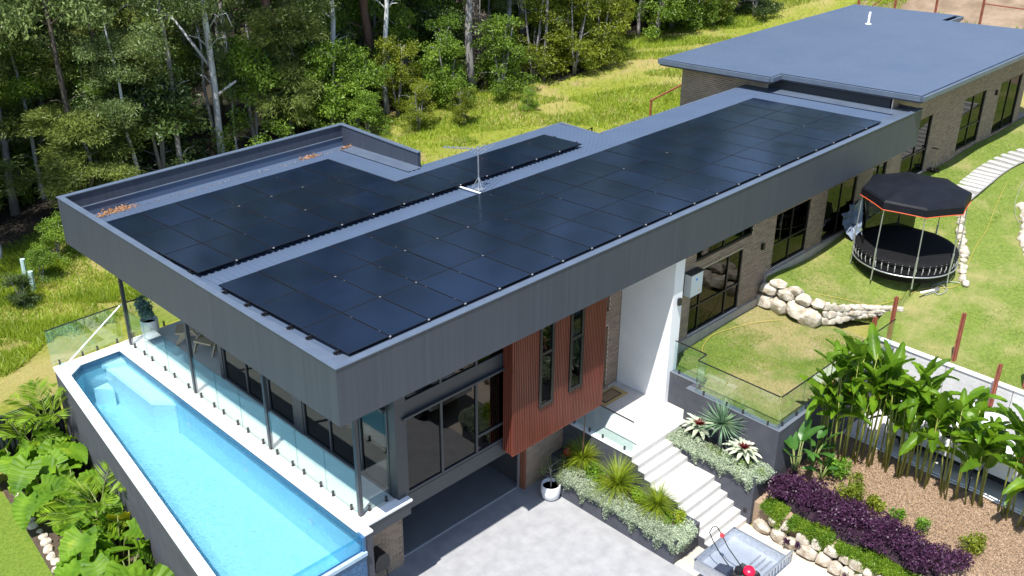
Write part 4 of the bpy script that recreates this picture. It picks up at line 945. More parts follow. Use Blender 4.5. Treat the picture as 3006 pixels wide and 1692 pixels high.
place_tree('feathery_tree','olive',9.5,36.5,1.3,'tall olive-green feathery tree at the top left of the forest','grey',sxy=1.25,var=1,rz=2)
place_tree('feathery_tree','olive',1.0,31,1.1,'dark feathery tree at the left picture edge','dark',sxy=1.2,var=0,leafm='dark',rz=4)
place_tree('dead_tree','bush',29.0,26.4,.95,'tree with dead grey-brown leaves in the forest edge','grey',leafm='deadbrown',sxy=.6,var=2)
# bright shrubs at the meadow edge
for (x,y,s,k,lb) in ((24.6,24.0,.72,'bush','dense green bush under the pale slender gum'),(27.6,23.2,.78,'bush','rounded mid-green bush left of the dead-leaved tree'),(30.2,23.4,.85,'yellow','glossy bright green bush below the dead-leaved tree'),(33.2,23.8,.9,'yellow','broad yellow-green bush in the middle of the meadow edge'),(35.6,22.9,.85,'yellow','broad yellow-green bush beside the tall meadow grass'),(40.5,23.0,1.0,'bush','large green bush nearest the wing roof'),(44.2,22.4,1.0,'yellow','yellow-green bush behind the wing roof corner'),(47.5,20.6,.7,'dark','dark shaded bush behind the wing roof'),(21.4,22.8,.42,'yellow','low yellow-green shrub in front of the forest beside the parapet'),(23.4,21.6,.36,'yellow','low yellow-green shrub at the meadow corner'),(19.4,24.2,.5,'bush','small green bush just above the back parapet'),
   (2.4,23.4,.34,'bush','bright green shrub left of the roof corner'),(1.2,22.2,.3,'dark','dark green shrub in the left meadow'),(3.6,24.6,.42,'bush','leafy shrub against the dark forest at far left'),(27.0,20.6,.26,'bush','small rounded bush in the tall grass')):
    place_tree('meadow_shrub',k,x,y,s,lb,'grey',sxy=s*1.15,leafm='wisp' if 'sapling' in lb else None)
# ---------------------------------------------------------------- grass blades
def grass_stuff(name, label, n, fn, h, w, mat, lean=.5):
    P = []
    while len(P) < n:
        p = fn()
        if p is not None: P.append(p)
    P = np.array(P); hh = h*NR.uniform(.5,1.3,(n,1)); a = NR.uniform(0,2*PI,(n,1)); s = np.concatenate([np.cos(a),np.sin(a),np.zeros((n,1))],1)*w*NR.uniform(.6,1.3,(n,1))
    tip = P + np.concatenate([NR.normal(0,lean,(n,2))*hh, hh],1)
    V = np.stack([P-s, P+s, tip],1).reshape(-1,3); me = np_mesh(name, V, 3, mat); o = link(name, me, None); tag(o, label, 'grass', kind='stuff'); return o
LM['tallgrass'] = leaf_mat('tall_grass', (.15,.225,.016), (.27,.36,.03), (.41,.41,.075), scale=.5, trans=.35, isl=.4, objr=0)
LM['lawnblade'] = leaf_mat('lawn_blades', (.12,.2,.016), (.22,.32,.032), (.33,.36,.08), scale=.9, trans=.35, isl=.4, objr=0)
def vnoise(x, y): return math.sin(x*.37+1.3*math.sin(y*.23))+math.sin(y*.41+1.7*math.sin(x*.19+2))+.6*math.sin(x*1.1+y*.9)
def f_meadow():
    x = NR.uniform(-3,56); y = NR.uniform(12.6,28)
    if y > forest_edge(x)+1.5: return None
    if x < 10.6 and y < 18.2: return None
    if 25.5 < x < 44 and y < 12.2: return None
    if vnoise(x*1.4,y*1.4) < -.15 and NR.random() < .93: return None
    return (x,y,ground_z(x,y)-.02)
grass_stuff('meadow_grass','tall yellow-green grass covering the meadow behind the house',90000,f_meadow,.25,.02,LM['tallgrass'])
def f_left():
    x = NR.uniform(-4.5,6); y = NR.uniform(17.2,27)
    if y < 18.3+.6*math.sin(x*1.3) or (21.5 < y < 22.8 and NR.random() < .8): return None
    if vnoise(x*1.9+3,y*1.9) < .1 and NR.random() < .95: return None
    return (x,y,ground_z(x,y)-.02)
grass_stuff('left_meadow_grass','bright tall grass in patches left of the pool',26000,f_left,.27,.02,LM['tallgrass'])
def f_low():
    x = NR.uniform(12.3,18.6); y = NR.uniform(-3.6,.8)
    if vnoise(x*2.2+5,y*2.2+1) < .2 and NR.random() < .8: return None
    return (x,y,low_z(x,y)-.01)
grass_stuff('terrace_turf','short patchy turf on the lower terrace lawn',22000,f_low,.05,.009,LM['lawnblade'],lean=.8)
def f_up():
    x = 18.9+NR.random()**1.2*24; y = NR.uniform(-9,.8)
    if x < 18.9+max(0,(y+3)*0) : return None
    if y < -3 and vnoise(x*1.1,y*1.3) < .6 and NR.random() < .9: return None
    if -2.9 < y < -1.4 and x < 18.5 + (-1.4-y)/1.5*2.3: return None
    return (x,y,up_z(x,y)-.01)
grass_stuff('upper_turf','short green turf on the upper lawn around the trampoline',42000,f_up,.055,.011,LM['lawnblade'],lean=.8)
# ---------------------------------------------------------------- garden plants
LM['palm'] = leaf_mat('palm_leaflets', (.1,.2,.012), (.2,.31,.02), (.33,.4,.04), scale=1.5, trans=.35)
LM['ear'] = leaf_mat('elephant_ear_leaf', (.065,.155,.01), (.15,.275,.016), (.3,.38,.035), scale=2.2, trans=.35, rough=.5, gloss=.25, isl=.35)
LM['ear_yellow'] = leaf_mat('yellowing_leaf', (.4,.42,.02), (.6,.5,.02), scale=2, trans=.4, rough=.35, isl=.2)
LM['heli'] = leaf_mat('heliconia_leaf', (.055,.13,.008), (.14,.26,.014), (.3,.4,.03), scale=1.6, trans=.4, rough=.4)
LM['stalk'] = leaf_mat('heliconia_stalk', (.16,.2,.03), (.3,.3,.08), (.4,.28,.1), scale=4, trans=.1)
LM['bop'] = leaf_mat('broad_dark_leaf', (.03,.1,.016), (.07,.17,.03), scale=2, trans=.25, rough=.35)
LM['silver'] = leaf_mat('silver_trailing', (.3,.37,.25), (.44,.5,.36), (.52,.58,.42), scale=5, trans=.25)
LM['lime'] = leaf_mat('grass_tree_leaf', (.13,.2,.012), (.26,.33,.02), (.4,.38,.04), scale=3, trans=.3)
LM['herb'] = leaf_mat('green_herb', (.08,.19,.014), (.16,.3,.024), (.26,.38,.05), scale=4, trans=.3)
LM['purple'] = leaf_mat('purple_foliage', (.035,.012,.032), (.085,.03,.075), (.14,.055,.12), scale=4, trans=.2, isl=.8)
LM['cover'] = leaf_mat('groundcover', (.09,.19,.012), (.18,.28,.02), (.28,.33,.05), scale=2.5, trans=.3)
LM['yucca'] = leaf_mat('yucca_blade', (.1,.19,.12), (.2,.31,.17), (.38,.45,.2), scale=4, trans=.15, rough=.4)
LM['brom'] = leaf_mat('bromeliad_pale', (.34,.4,.27), (.52,.55,.42), scale=4, trans=.15, rough=.35)
LM['bromred'] = leaf_mat('bromeliad_red', (.06,.005,.007), (.14,.012,.014), scale=6, trans=.15, rough=.35)
LM['blue'] = leaf_mat('blue_green_leaf', (.08,.16,.14), (.16,.27,.23), scale=4, trans=.25)
stemm = pm('green_stem', (.12,.17,.04), (.2,.22,.07), scale=6, rough=.6)
def blade_leaf(L, W, fold=.18, ripple=.0, nv=6, nu=12, heart=False, curl=.5, veins=9, tear=0, seed=0):
    """one broad leaf along +X starting at origin, curling down"""
    q = random.Random(seed); mb = MB(); ph = q.uniform(0,6)
    for i in range(nu+1):
        u = i/nu
        if heart: w = W/2*math.sin(PI*min(1,(u*.93+.07))**.62)**.9*1.05 if u < 1 else 0
        else: w = W/2*(math.sin(PI*min(1,u*.96+.04)**.8)**.55)*(1 if u < .99 else .05)
        s0 = (-.22*L*(1-u)**3 if heart else 0)
        ang = curl*u; x = L*(math.sin(ang)/curl if curl else u); z = -L*((1-math.cos(ang))/curl if curl else 0)
        for j in range(nv+1):
            v = j/nv*2-1; a = abs(v)
            r = ripple*a*math.sin(u*veins*PI*2+ph+a*1.2)
            sw = 1 - (tear*(q.random() if a > .9 else 0))
            mb.v.append((x + s0*a*1.2 + a*L*.06, v*w*sw, z + fold*w*a + r))
    for i in range(nu):
        for j in range(nv):
            k = i*(nv+1)+j; mb.f.append((k, k+nv+1, k+nv+2, k+1))
    return mb
EAR = [blade_leaf(1,.82,fold=.16,ripple=.042,nv=10,nu=34,heart=True,curl=.55+.15*i,veins=8,seed=i).mesh('ear_leaf', True) for i in range(3)]
for m_ in EAR: m_.materials.append(LM['ear'])
EARY = EAR[0].copy(); EARY.materials.clear(); EARY.materials.append(LM['ear_yellow'])
PAD = [blade_leaf(1,.32,fold=.35,ripple=.012,nv=6,nu=22,curl=.35+.35*i,veins=14,tear=.25,seed=10+i).mesh('paddle_leaf', True) for i in range(4)]
for m_ in PAD: m_.materials.append(LM['heli'])
BOP = [blade_leaf(1,.42,fold=.25,ripple=.006,nv=6,nu=14,curl=.4+.3*i,veins=10,seed=20+i).mesh('broad_leaf', True) for i in range(2)]
for m_ in BOP: m_.materials.append(LM['bop'])
def put_leaf(t, me, base, a, pitch, s, name='leaf', roll=0):
    o = link(name, me, None, t, Vector(base)); o.rotation_euler = (roll, -pitch, a); o.scale = (s,s,s); return o
def ear_plant(x, y, n, s, label, yellow=False, h=1.0, z=-1.38):
    x = min(x, xo(y)-.5)
    t = thing('elephant_ear', (x,y,z), label, 'plant', 'elephant ear plants beside the pool'); a0 = rnd.uniform(0,6)
    for i in range(n):
        a = a0 + i*2.4 + rnd.uniform(-.3,.3); hh = h*rnd.uniform(.65,1.25); r = rnd.uniform(.25,.6)*s
        p = (math.cos(a)*r, math.sin(a)*r, hh); mb = MB(); mb.tube([(math.cos(a)*.05,math.sin(a)*.05,0),(math.cos(a)*r*.45,math.sin(a)*r*.45,hh*.62),p], [.03,.024,.014], 6); link('stem', mb.mesh('stem', True), stemm, t, (0,0,0))
        put_leaf(t, EARY if yellow and i == 0 else rnd.choice(EAR), p, a, rnd.uniform(-.95,.2), s*rnd.uniform(.9,1.35), roll=rnd.uniform(-.3,.3))
    return t
ears = [(-2.3,12.45,5,.85,'elephant ear plant against the dark fence beside the pool corner'),(-3.1,12.2,5,.85,'elephant ear plant nearest the left picture edge by the dark fence'),(-1.75,11.3,4,.75,'elephant ear plant tucked under the far pool wall'),(-2.9,11.0,6,.9,'large elephant ear plant beside the far rocks'),(-2.3,10.2,5,.85,'elephant ear plant with ruffled leaves below the palm'),(-2.9,9.6,4,.75,'elephant ear plant leaning over the left rocks'),(-2.2,8.6,5,.8,'elephant ear plant halfway along the pool wall'),(-3.0,7.4,5,.9,'elephant ear plant with wide leaves over the lawn edge'),(-2.4,6.9,4,.75,'elephant ear plant with one yellow leaf by the pool wall'),(-3.5,6.5,5,.85,'elephant ear plant at the lawn edge near the bottom left'),(-2.9,5.7,6,.9,'big elephant ear plant low in the left foreground'),(-3.5,4.9,5,.9,'elephant ear plant at the bottom picture edge by the lawn'),(-2.6,4.6,4,.8,'elephant ear plant at the bottom edge against the pool wall'),(-3.1,3.8,5,.85,'elephant ear plant cut by the bottom picture edge'),(-2.4,11.9,4,.8,'elephant ear plant behind the tall palm trunks'),(-3.3,10.2,4,.85,'elephant ear plant leaning out over the far lawn edge'),(-2.7,7.9,4,.8,'elephant ear plant under the arching palm frond'),(-3.9,5.6,4,.85,'elephant ear plant farthest out on the lawn at lower left'),(-2.75,2.9,5,.8,'elephant ear plant nearest the camera beneath the pool coping')]
for k, e in enumerate(ears): ear_plant(*e[:4], e[4], yellow=(k == 8), h=1.0 if k % 3 else 1.25)
def palm(x, y, n, L, label, h=.9, z=-1.38, tilt=(.25,1.0)):
    x = min(x, xo(y)-.55)
    t = thing('cane_palm', (x,y,z), label, 'palm', 'cane palms beside the pool')
    mb = MB()
    for k in range(4): a = k*1.7; mb.tube([(math.cos(a)*.1,math.sin(a)*.1,0),(math.cos(a)*.14,math.sin(a)*.14,h)], [.035,.025], 6)
    link('trunk', mb.mesh('trunk', True), stemm, t, (0,0,0)); a0 = rnd.uniform(0,6)
    for i in range(n):
        a = a0 + i*2.39; th = rnd.uniform(*tilt); p = np.array([math.cos(a)*.12,math.sin(a)*.12,h]); pts = [p]; d_ = []
        for k in range(12):
            t2 = th + (k/12)**1.6*1.15; dv = np.array([math.cos(a)*math.sin(t2),math.sin(a)*math.sin(t2),math.cos(t2)]); p = p + dv*L/12; pts.append(p); d_.append(dv)
        r = MB(); r.tube([tuple(v) for v in pts], [.014-.001*k for k in range(13)], 5, cap=False)
        C_, D_ = [], []; s = np.array([-math.sin(a),math.cos(a),0])
        for k in range(2,12):
            for f in (0,.33,.66):
                c = pts[k]+(pts[k+1]-pts[k])*f; ll = 1
                for sg in (-1,1): C_.append(c); D_.append(s*sg*1.0 + d_[k]*.75 + np.array([0,0,-.1+.3*(1-k/12)]))
        C_ = np.array(C_); ln = .42*np.sin(np.linspace(.5,2.9,len(C_)))+.1
        me = np_mesh('leaflets', leaves(C_, ln, .036, D=np.array(D_)), 4, LM['palm'])
        f_ = link('frond', r.mesh('rachis'), stemm, t, (0,0,0)); link('leaflets', me, None, f_, (0,0,0))
    return t
palm(-1.62,12.55,9,1.25,'tall cane palm at the far corner of the pool wall',h=1.5,tilt=(.1,.8)); palm(-2.6,12.6,5,.9,'cane palm in front of the dark fence',h=1.0); palm(-2.0,8.0,7,1.2,'cane palm with upright fronds halfway along the pool',h=1.2,tilt=(.05,1.1)); palm(-2.75,8.3,6,1.2,'cane palm with a long frond arching over the lawn edge',h=.7,tilt=(.5,1.2))
def tuft(name, x, y, z, n, L, W, label, mat, trunk=0, tilt=(.05,1.5), droop=.8, cat='plant', group=None, base=.03, tr=.06, stiff=4):
    t = thing(name, (x,y,z), label, cat, group)
    if trunk: mb = MB(); mb.tube([(0,0,-.1),(.02,.01,trunk*.5),(0,0,trunk)], [tr*1.3,tr,tr*1.1], 8); link('trunk', mb.mesh('trunk', True), BK['grey'], t, (0,0,0))
    link('foliage', np_mesh('blades', blades(n, base, L, W, tilt, seg=stiff, droop=droop, z0=trunk), 4, mat), None, t, (0,0,0)); return t
gt = 'grass trees in the long planter'
g1 = tuft('grass_tree',8.9,.72,-.95,420,.78,.012,'golden grass tree with a tall brown flower spike by the porch wall',LM['lime'],trunk=.32,tilt=(.2,1.7),group=gt)
mb = MB(); mb.tube([(0,0,.3),(.05,.03,1.0),(.1,.05,1.75)], [.018,.022,.012], 6); link('flower_spike', mb.mesh('flower_spike', True), pm('brown_spike', (.2,.1,.06), rough=.9), g1, (0,0,0))
tuft('grass_tree',8.66,-.82,-.95,560,.92,.012,'largest bright grass tree in the middle of the long planter',LM['lime'],trunk=.3,tilt=(.05,1.6),group=gt)
tuft('grass_tree',8.8,-2.15,-.95,460,.78,.012,'yellowish grass tree near the lower end of the long planter',LM['lime'],trunk=.26,tilt=(.1,1.7),group=gt)
def bushlet(name, x, y, z, r, n, L, W, label, mat, cat='shrub', group=None, clumps=5, droop=.2):
    t = thing(name, (x,y,z), label, cat, group); V = []
    for k in range(clumps):
        c = (rnd.gauss(0,r[0]*.45), rnd.gauss(0,r[1]*.45), abs(rnd.gauss(r[2]*.55,r[2]*.25))); V.append(leaves(cluster(c, (r[0]*.55,r[1]*.55,r[2]*.5), n//clumps, .3), L, W, droop=droop))
    link('foliage', np_mesh('foliage', np.concatenate(V), 4, mat), None, t, (0,0,0))
    mb = MB()
    for k in range(4): a = k*1.6; mb.tube([(0,0,-.05),(math.cos(a)*r[0]*.5,math.sin(a)*r[1]*.5,r[2]*.7)], [.015,.006], 5)
    link('stem', mb.mesh('stem'), BK['grey'], t, (0,0,0)); return t
bushlet('small_shrub',8.72,.05,-.95,(.34,.4,.4),900,.07,.05,'dense green shrub between the first two grass trees',LM['herb']); bushlet('small_shrub',8.9,-1.5,-.95,(.26,.4,.32),800,.07,.05,'fresh green shrub between the second and third grass trees',LM['herb']); bushlet('small_shrub',8.85,-2.82,-.92,(.24,.24,.36),700,.07,.035,'small yellow-green shrub at the lower end of the long planter',LM['lime'])
bushlet('small_shrub',8.4,.85,-.95,(.26,.22,.2),700,.06,.012,'mound of fine green grass at the pot end of the long planter',LM['cover'])
def trailing(label, edge, n_str, drop, top, z):
    """edge: list of (x,y, outward dx, dy); strands spill over it; top: rectangle covered by leaves"""
    t = thing('trailing_plant', (edge[0][0],edge[0][1],z), label, 'trailing plant', 'silver trailing plants'); V = []; o = np.array([edge[0][0],edge[0][1],z])
    for k in range(n_str):
        i = rnd.randrange(len(edge)-1); f = rnd.random(); a, b = edge[i], edge[i+1]
        x = a[0]+(b[0]-a[0])*f; y = a[1]+(b[1]-a[1])*f; L = drop*(.35+.65*abs(math.sin(x*2.1+y*3.3+math.sin(y*7))))*rnd.uniform(.5,1.1); nl = int(L*75)+12
        s = np.sort(NR.uniform(0,1,nl)); out = .03+.07*NR.random()
        P = np.stack([x+a[2]*(out+.05*np.sin(s*5))-a[2]*.25*np.clip(.25-s,0,1)*4*.6, y+a[3]*(out+.05*np.sin(s*5))-a[3]*.25*np.clip(.25-s,0,1)*4*.6, z+.07-np.maximum(0,s-.12)*L+.05*np.clip(.25-s,0,1)],1) + NR.normal(0,.022,(nl,3))
        V.append(leaves(P, .035, .032, droop=.7))
    x0,x1,y0,y1 = top; n = int((x1-x0)*(y1-y0)*2600); P = np.stack([NR.uniform(x0,x1,n),NR.uniform(y0,y1,n),np.zeros(n)],1); P[:,2] = z+.02+.07*NR.random(n)+.05*np.sin(P[:,0]*6)*np.sin(P[:,1]*5)
    V.append(leaves(P, .05, .035, spread=.5)); V = np.concatenate(V) - o
    link('strands', np_mesh('strands', V, 4, LM['silver']), None, t, (0,0,0)); return t
trailing('silver trailing plant spilling over the long planter onto the driveway', [(8.14,.95,-1,0),(8.14,-3.28,-1,0)], 760, .72, (8.2,8.62,-3.2,.9), -.9)
trailing('silver trailing plant over the lower end of the long planter', [(8.2,-3.31,0,-1),(8.95,-3.31,0,-1)], 110, .6, (8.3,9.1,-3.22,-2.9), -.9)
trailing('silver trailing plant spilling over the raised planter toward the stairs', [(11.04,-.7,-1,0),(11.04,-3.75,-1,0)], 420, .6, (11.1,11.55,-3.7,-.7), -.14)
trailing('silver trailing plant on the near end of the raised planter', [(11.1,-3.81,0,-1),(11.8,-3.81,0,-1)], 70, .4, (11.15,11.8,-3.75,-3.4), -.14)
bushlet('small_shrub',11.4,-3.35,-.14,(.3,.3,.2),600,.06,.012,'mound of green grass at the near end of the raised planter',LM['cover']); bushlet('small_shrub',11.35,-2.5,-.14,(.25,.3,.16),400,.06,.012,'low green mound between the bromeliads',LM['cover'])
for (x,y,lb) in ((8.5,-.35,'low green mat on the planter beside the largest grass tree'),(8.6,-1.9,'low green mat between the grass trees'),(8.75,-2.6,'low green mat near the lower end of the long planter')): bushlet('small_shrub',x,y,-.92,(.3,.34,.14),700,.06,.03,lb,LM['cover'])
def bromeliad(x, y, z, s, label):
    t = thing('bromeliad', (x,y,z), label, 'plant', 'pale bromeliads with red centres')
    for ring, (n, L, p, mm) in enumerate(((13,.6,.35,'brom'),(11,.52,.8,'brom'),(8,.27,.95,'bromred'),(6,.2,1.25,'bromred'))):
        me = blade_leaf(1,.26,fold=.45,nv=4,nu=8,curl=.7,seed=ring).mesh('strap_leaf', True); me.materials.append(LM[mm])
        for i in range(n): put_leaf(t, me, (0,0,.12+.03*ring), i*2*PI/n+ring*.4+rnd.uniform(-.1,.1), p+rnd.uniform(-.08,.08), L*s*rnd.uniform(.9,1.1))
bromeliad(11.74,-1.38,.0,.95,'pale bromeliad with red centre nearest the porch'); bromeliad(11.66,-2.98,.0,.95,'pale bromeliad with red centre at the lower end of the raised planter')
tuft('yucca_tree',11.62,-2.2,-.14,190,.76,.04,'blue-green spiky yucca on a bare trunk in the raised planter',LM['yucca'],trunk=.85,tilt=(.05,1.9),droop=.12,cat='yucca',stiff=3)
# ---- heliconia row, broad leaves, hedge, groundcover
def heliconia(x, y, label, n=7, h=2.2, spread=.3, red=0, zb=-.62):
    t = thing('heliconia', (x,y,zb), label, 'heliconia', 'heliconia clumps along the parking yard')
    for i in range(n):
        a = rnd.uniform(0,6.28); r = spread*math.sqrt(rnd.random()); bx_, by_ = math.cos(a)*r, math.sin(a)*r; hh = h*rnd.uniform(.5,.9); lx, ly = bx_+rnd.gauss(0,.12), by_+rnd.gauss(0,.12)
        mb = MB(); mb.tube([(bx_,by_,0),((bx_+lx)/2,(by_+ly)/2,hh*.5),(lx,ly,hh)], [.026,.022,.012], 6); link('stalk', mb.mesh('stalk', True), LM['stalk'], t, (0,0,0))
        for k in range(rnd.choice((3,4,4))):
            zz = hh*rnd.uniform(.7,1.0); aa = a+rnd.uniform(0,6.28) if k else rnd.uniform(0,6.28); put_leaf(t, rnd.choice(PAD), (bx_+(lx-bx_)*zz/hh, by_+(ly-by_)*zz/hh, zz), aa, rnd.uniform(.75,1.5) if k < 3 else rnd.uniform(-.2,.5), rnd.uniform(.75,1.25), roll=rnd.uniform(-.6,.6))
    for i in range(red):
        a = rnd.uniform(0,6.28); mb = MB()
        for k in range(6): mb.bar((.14*math.cos(a),.14*math.sin(a),h*.62-k*.06),(.14*math.cos(a)+(.06 if k%2 else -.06),.14*math.sin(a)+.03,h*.62-k*.06+.03),.025)
        mb.tube([(.1*math.cos(a),.1*math.sin(a),h*.7),(.14*math.cos(a),.14*math.sin(a),h*.62-.36)], .01, 5)
        link('red_bract', mb.mesh('bract'), pm('red_bract', (.55,.01,.015), rough=.4), t, (0,0,0))
hl = [(13.75,-4.45,9,4.0,.3,1,'heliconia clump with red bracts against the terrace glass'),(14.1,-4.75,11,4.4,.35,1,'tallest heliconia clump nearest the terrace glass corner'),(14.55,-5.25,11,4.2,.32,1,'heliconia clump with red bracts second from the terrace'),(14.85,-5.75,9,3.8,.3,0,'heliconia clump third from the terrace wall'),(14.85,-6.4,9,3.7,.26,0,'heliconia clump in the middle of the row'),(14.9,-6.95,7,3.5,.24,0,'heliconia clump right of the middle of the row'),(14.9,-7.7,8,3.6,.28,0,'bushy heliconia clump in front of the white truck'),(15.05,-8.35,6,3.3,.24,0,'thin heliconia clump third from the right picture edge'),(15.15,-9.15,6,3.1,.26,1,'heliconia clump second from the right picture edge'),(15.1,-9.75,5,2.6,.26,0,'heliconia clump at the right picture edge')]
for (x,y,n,h,sp,rd,lb) in hl: heliconia(x,y,lb,n,h,sp,rd)
def broadleaf(x, y, z, n, s, label):
    t = thing('bird_of_paradise_plant', (x,y,z), label, 'plant', 'broad-leaved plants below the terrace wall')
    for i in range(n):
        a = i*2.4+rnd.uniform(-.3,.3); hh = s*rnd.uniform(.4,1.05); r = .12+.1*rnd.random(); p = (math.cos(a)*r,math.sin(a)*r,hh)
        mb = MB(); mb.tube([(0,0,0),(p[0]*.4,p[1]*.4,hh*.5),p], [.03,.022,.014], 6); link('stem', mb.mesh('stem', True), stemm, t, (0,0,0)); put_leaf(t, rnd.choice(BOP), p, a, rnd.uniform(.2,1.2), s*rnd.uniform(.45,.75), roll=rnd.uniform(-.4,.4))
broadleaf(12.55,-4.2,-.7,9,1.25,'broad dark-leaved plant against the corner of the terrace wall'); broadleaf(13.25,-4.35,-.65,8,1.1,'broad-leaved plant right of the terrace corner'); broadleaf(12.9,-4.85,-.65,5,.6,'low broad-leaved plant behind the purple hedge')
bushlet('fern_shrub',13.35,-5.0,-.62,(.35,.35,.5),900,.12,.05,'fern-like green shrub behind the purple hedge',LM['herb']); bushlet('fern_shrub',12.85,-5.75,-.62,(.4,.4,.6),1100,.12,.05,'larger yellow-green shrub in the mulch behind the hedge',LM['yellow']); bushlet('fern_shrub',12.95,-6.5,-.62,(.28,.28,.34),600,.1,.05,'small round yellow-green shrub in the mulch',LM['yellow']); bushlet('fern_shrub',12.95,-7.1,-.62,(.2,.2,.25),300,.1,.04,'tiny green shrub at the hedge edge in the mulch',LM['herb']); bushlet('fern_shrub',13.0,-7.9,-.62,(.22,.22,.3),300,.1,.04,'small green shrub beside the far half of the purple hedge',LM['herb']); bushlet('fern_shrub',13.05,-9.05,-.62,(.32,.32,.42),700,.12,.04,'yellow-green shrub on the mulch near the bottom right',LM['yellow'])
hg = thing('purple_hedge', (11.95,-6.4,-.9), 'dark purple low hedge running along the garden bed', 'hedge')
V = []
for k in range(150):
    y = rnd.uniform(-9.2,-4.0); x = 11.95+rnd.gauss(0,.3); x = min(12.6,max(11.35,x)); z = -.75+.38*math.sqrt(max(0,1-((x-11.95)/.85)**2))*rnd.uniform(.75,1.1)
    V.append(leaves(cluster((x,y,z), (.26,.26,.17), 130, .3), .075, .05, droop=-.2))
V = np.concatenate(V) - np.array([11.95,-6.4,-.9]); link('foliage', np_mesh('hedge_leaves', V, 4, LM['purple']), None, hg, (0,0,0))
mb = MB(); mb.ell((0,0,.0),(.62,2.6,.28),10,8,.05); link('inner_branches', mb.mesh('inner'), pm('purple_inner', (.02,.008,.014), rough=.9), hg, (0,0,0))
for k, (ya, yb, lb) in enumerate(((-4.1,-4.75,'clump of green groundcover hanging over the stone wall by the stairs'),(-4.95,-6.25,'middle clump of green groundcover over the stone wall'),(-6.4,-9.2,'long green groundcover strip along the foot of the purple hedge'))):
    t = thing('groundcover', (11.2,(ya+yb)/2,-1), lb, 'groundcover', 'green groundcover on the stone wall'); n = int((ya-yb)*8000); o = np.array([11.2,(ya+yb)/2,-1])
    P = np.stack([11.0+NR.random(n)*.5, yb+NR.random(n)*(ya-yb), np.zeros(n)],1); P[:,2] = -.95+.12*np.sin(P[:,1]*4)*.5+.1*NR.random(n) - np.clip(11.12-P[:,0],0,1)*2.2*NR.random(n)*(1.2+np.sin(P[:,1]*5))
    link('foliage', np_mesh('cover_leaves', leaves(P,.1,.02,droop=.1)-o, 4, LM['cover']), None, t, (0,0,0))
for (x,y,z,lb) in ((10.86,-5.15,-1.45,'small purple seedling growing in the stone wall, left of two'),(10.86,-5.5,-1.42,'small purple seedling growing in the stone wall, right of two'),(10.84,-6.9,-1.5,'purple seedling in the stone wall near the bottom picture edge')): bushlet('purple_seedling',x,y,z,(.1,.1,.14),160,.06,.035,lb,LM['purple'],'plant',clumps=2)
for k, (x, lb) in enumerate(((15.5,'white drip pipe laid along the heliconia bed'),(15.62,'second white drip pipe laid beside the parking yard'))):
    mb = MB(); mb.tube([(x+.03*math.sin(i*.9),-4-i*.5,-.57+.015*math.sin(i*1.7)) for i in range(15)], .022, 6); tag(mb.build('drip_pipe', M['white'], None, smooth=True), lb, 'pipe', 'drip pipes beside the yard')
for (x,y,lb) in ((15.35,-7.3,'black garden stake with yellow cap left of the truck heliconias'),(15.5,-8.0,'black garden stake with yellow cap among the right heliconias')):
    t = thing('garden_stake',(x,y,-.62),lb,'garden stake'); mb = MB(); mb.tube([(0,0,0),(.06,.02,1.0)],.022,6); link('stake',mb.mesh('stake'),M['black'],t,(0,0,0)); mb = MB(); mb.tube([(.06,.02,.98),(.065,.022,1.1)],.045,8); link('cap',mb.mesh('cap'),pm('yellow_cap',(.75,.65,.02),rough=.5),t,(0,0,0))
# mulch chips so the bed is not flat
n = 40000; P = np.stack([NR.uniform(12.2,15.6,n),NR.uniform(-11.5,-3.95,n),np.full(n,-.615)],1); D = NR.normal(size=(n,3)); D[:,2] *= .25
LM['chip'] = leaf_mat('bark_chip', (.19,.12,.07), (.36,.25,.155), (.52,.4,.28), scale=20, trans=0, isl=.7, objr=0, rough=.9, gloss=.1)
tag(link('mulch_chips', np_mesh('mulch_chips', leaves(P,.05,.018,D=D), 4, LM['chip']), None), 'loose bark chips covering the garden bed', 'mulch', kind='stuff')
# ---- pots
def pot(x, y, z, r, h, label, nm='plant_pot'):
    t = thing(nm, (x,y,z), label, 'potted plant'); mb = MB(); mb.lathe([(r*.62,0),(r*.85,h*.12),(r,h*.5),(r*.97,h*.96),(r*.93,h),(r*.85,h*.97),(r*.86,h*.72),(0,h*.72)], 28); link('pot', mb.mesh('pot', True), M['white'], t, (0,0,0))
    mb = MB(); mb.lathe([(0,h*.76),(r*.85,h*.76)], 20); link('potting_soil', mb.mesh('soil'), soil, t, (0,0,0)); return t
p = pot(7.91,1.05,ZG,.3,.5,'white pot with a thin olive tree at the end of the long planter')
mb = MB(); mb.tube([(0,0,.35),(.02,.02,.7),(-.03,.05,1.1)],[.025,.02,.012],6); tw_ = []
for k in range(9):
    a = k*2.3; q0 = Vector((0,.02,.62+.06*k)); q1 = q0+Vector((math.cos(a)*.3,math.sin(a)*.3,.2)); mb.tube([q0,q1],[.01,.004],4); tw_.append(leaves(cluster(q1,(.16,.16,.14),60,.1),.06,.018))
link('trunk', mb.mesh('trunk'), BK['grey'], p, (0,0,0)); link('crown', np_mesh('olive_crown', np.concatenate(tw_), 4, LM['olive']), None, p, (0,0,0))
p = pot(1.78,12.72,ZD,.28,.66,'tall white pot with blue-green plant in the far corner of the deck')
link('crown', np_mesh('blue_crown', np.concatenate([leaves(cluster((rnd.gauss(0,.14),rnd.gauss(0,.14),.8+.35*rnd.random()),(.16,.16,.12),110,.2),.16,.05) for k in range(9)]), 4, LM['blue']), None, p, (0,0,0))
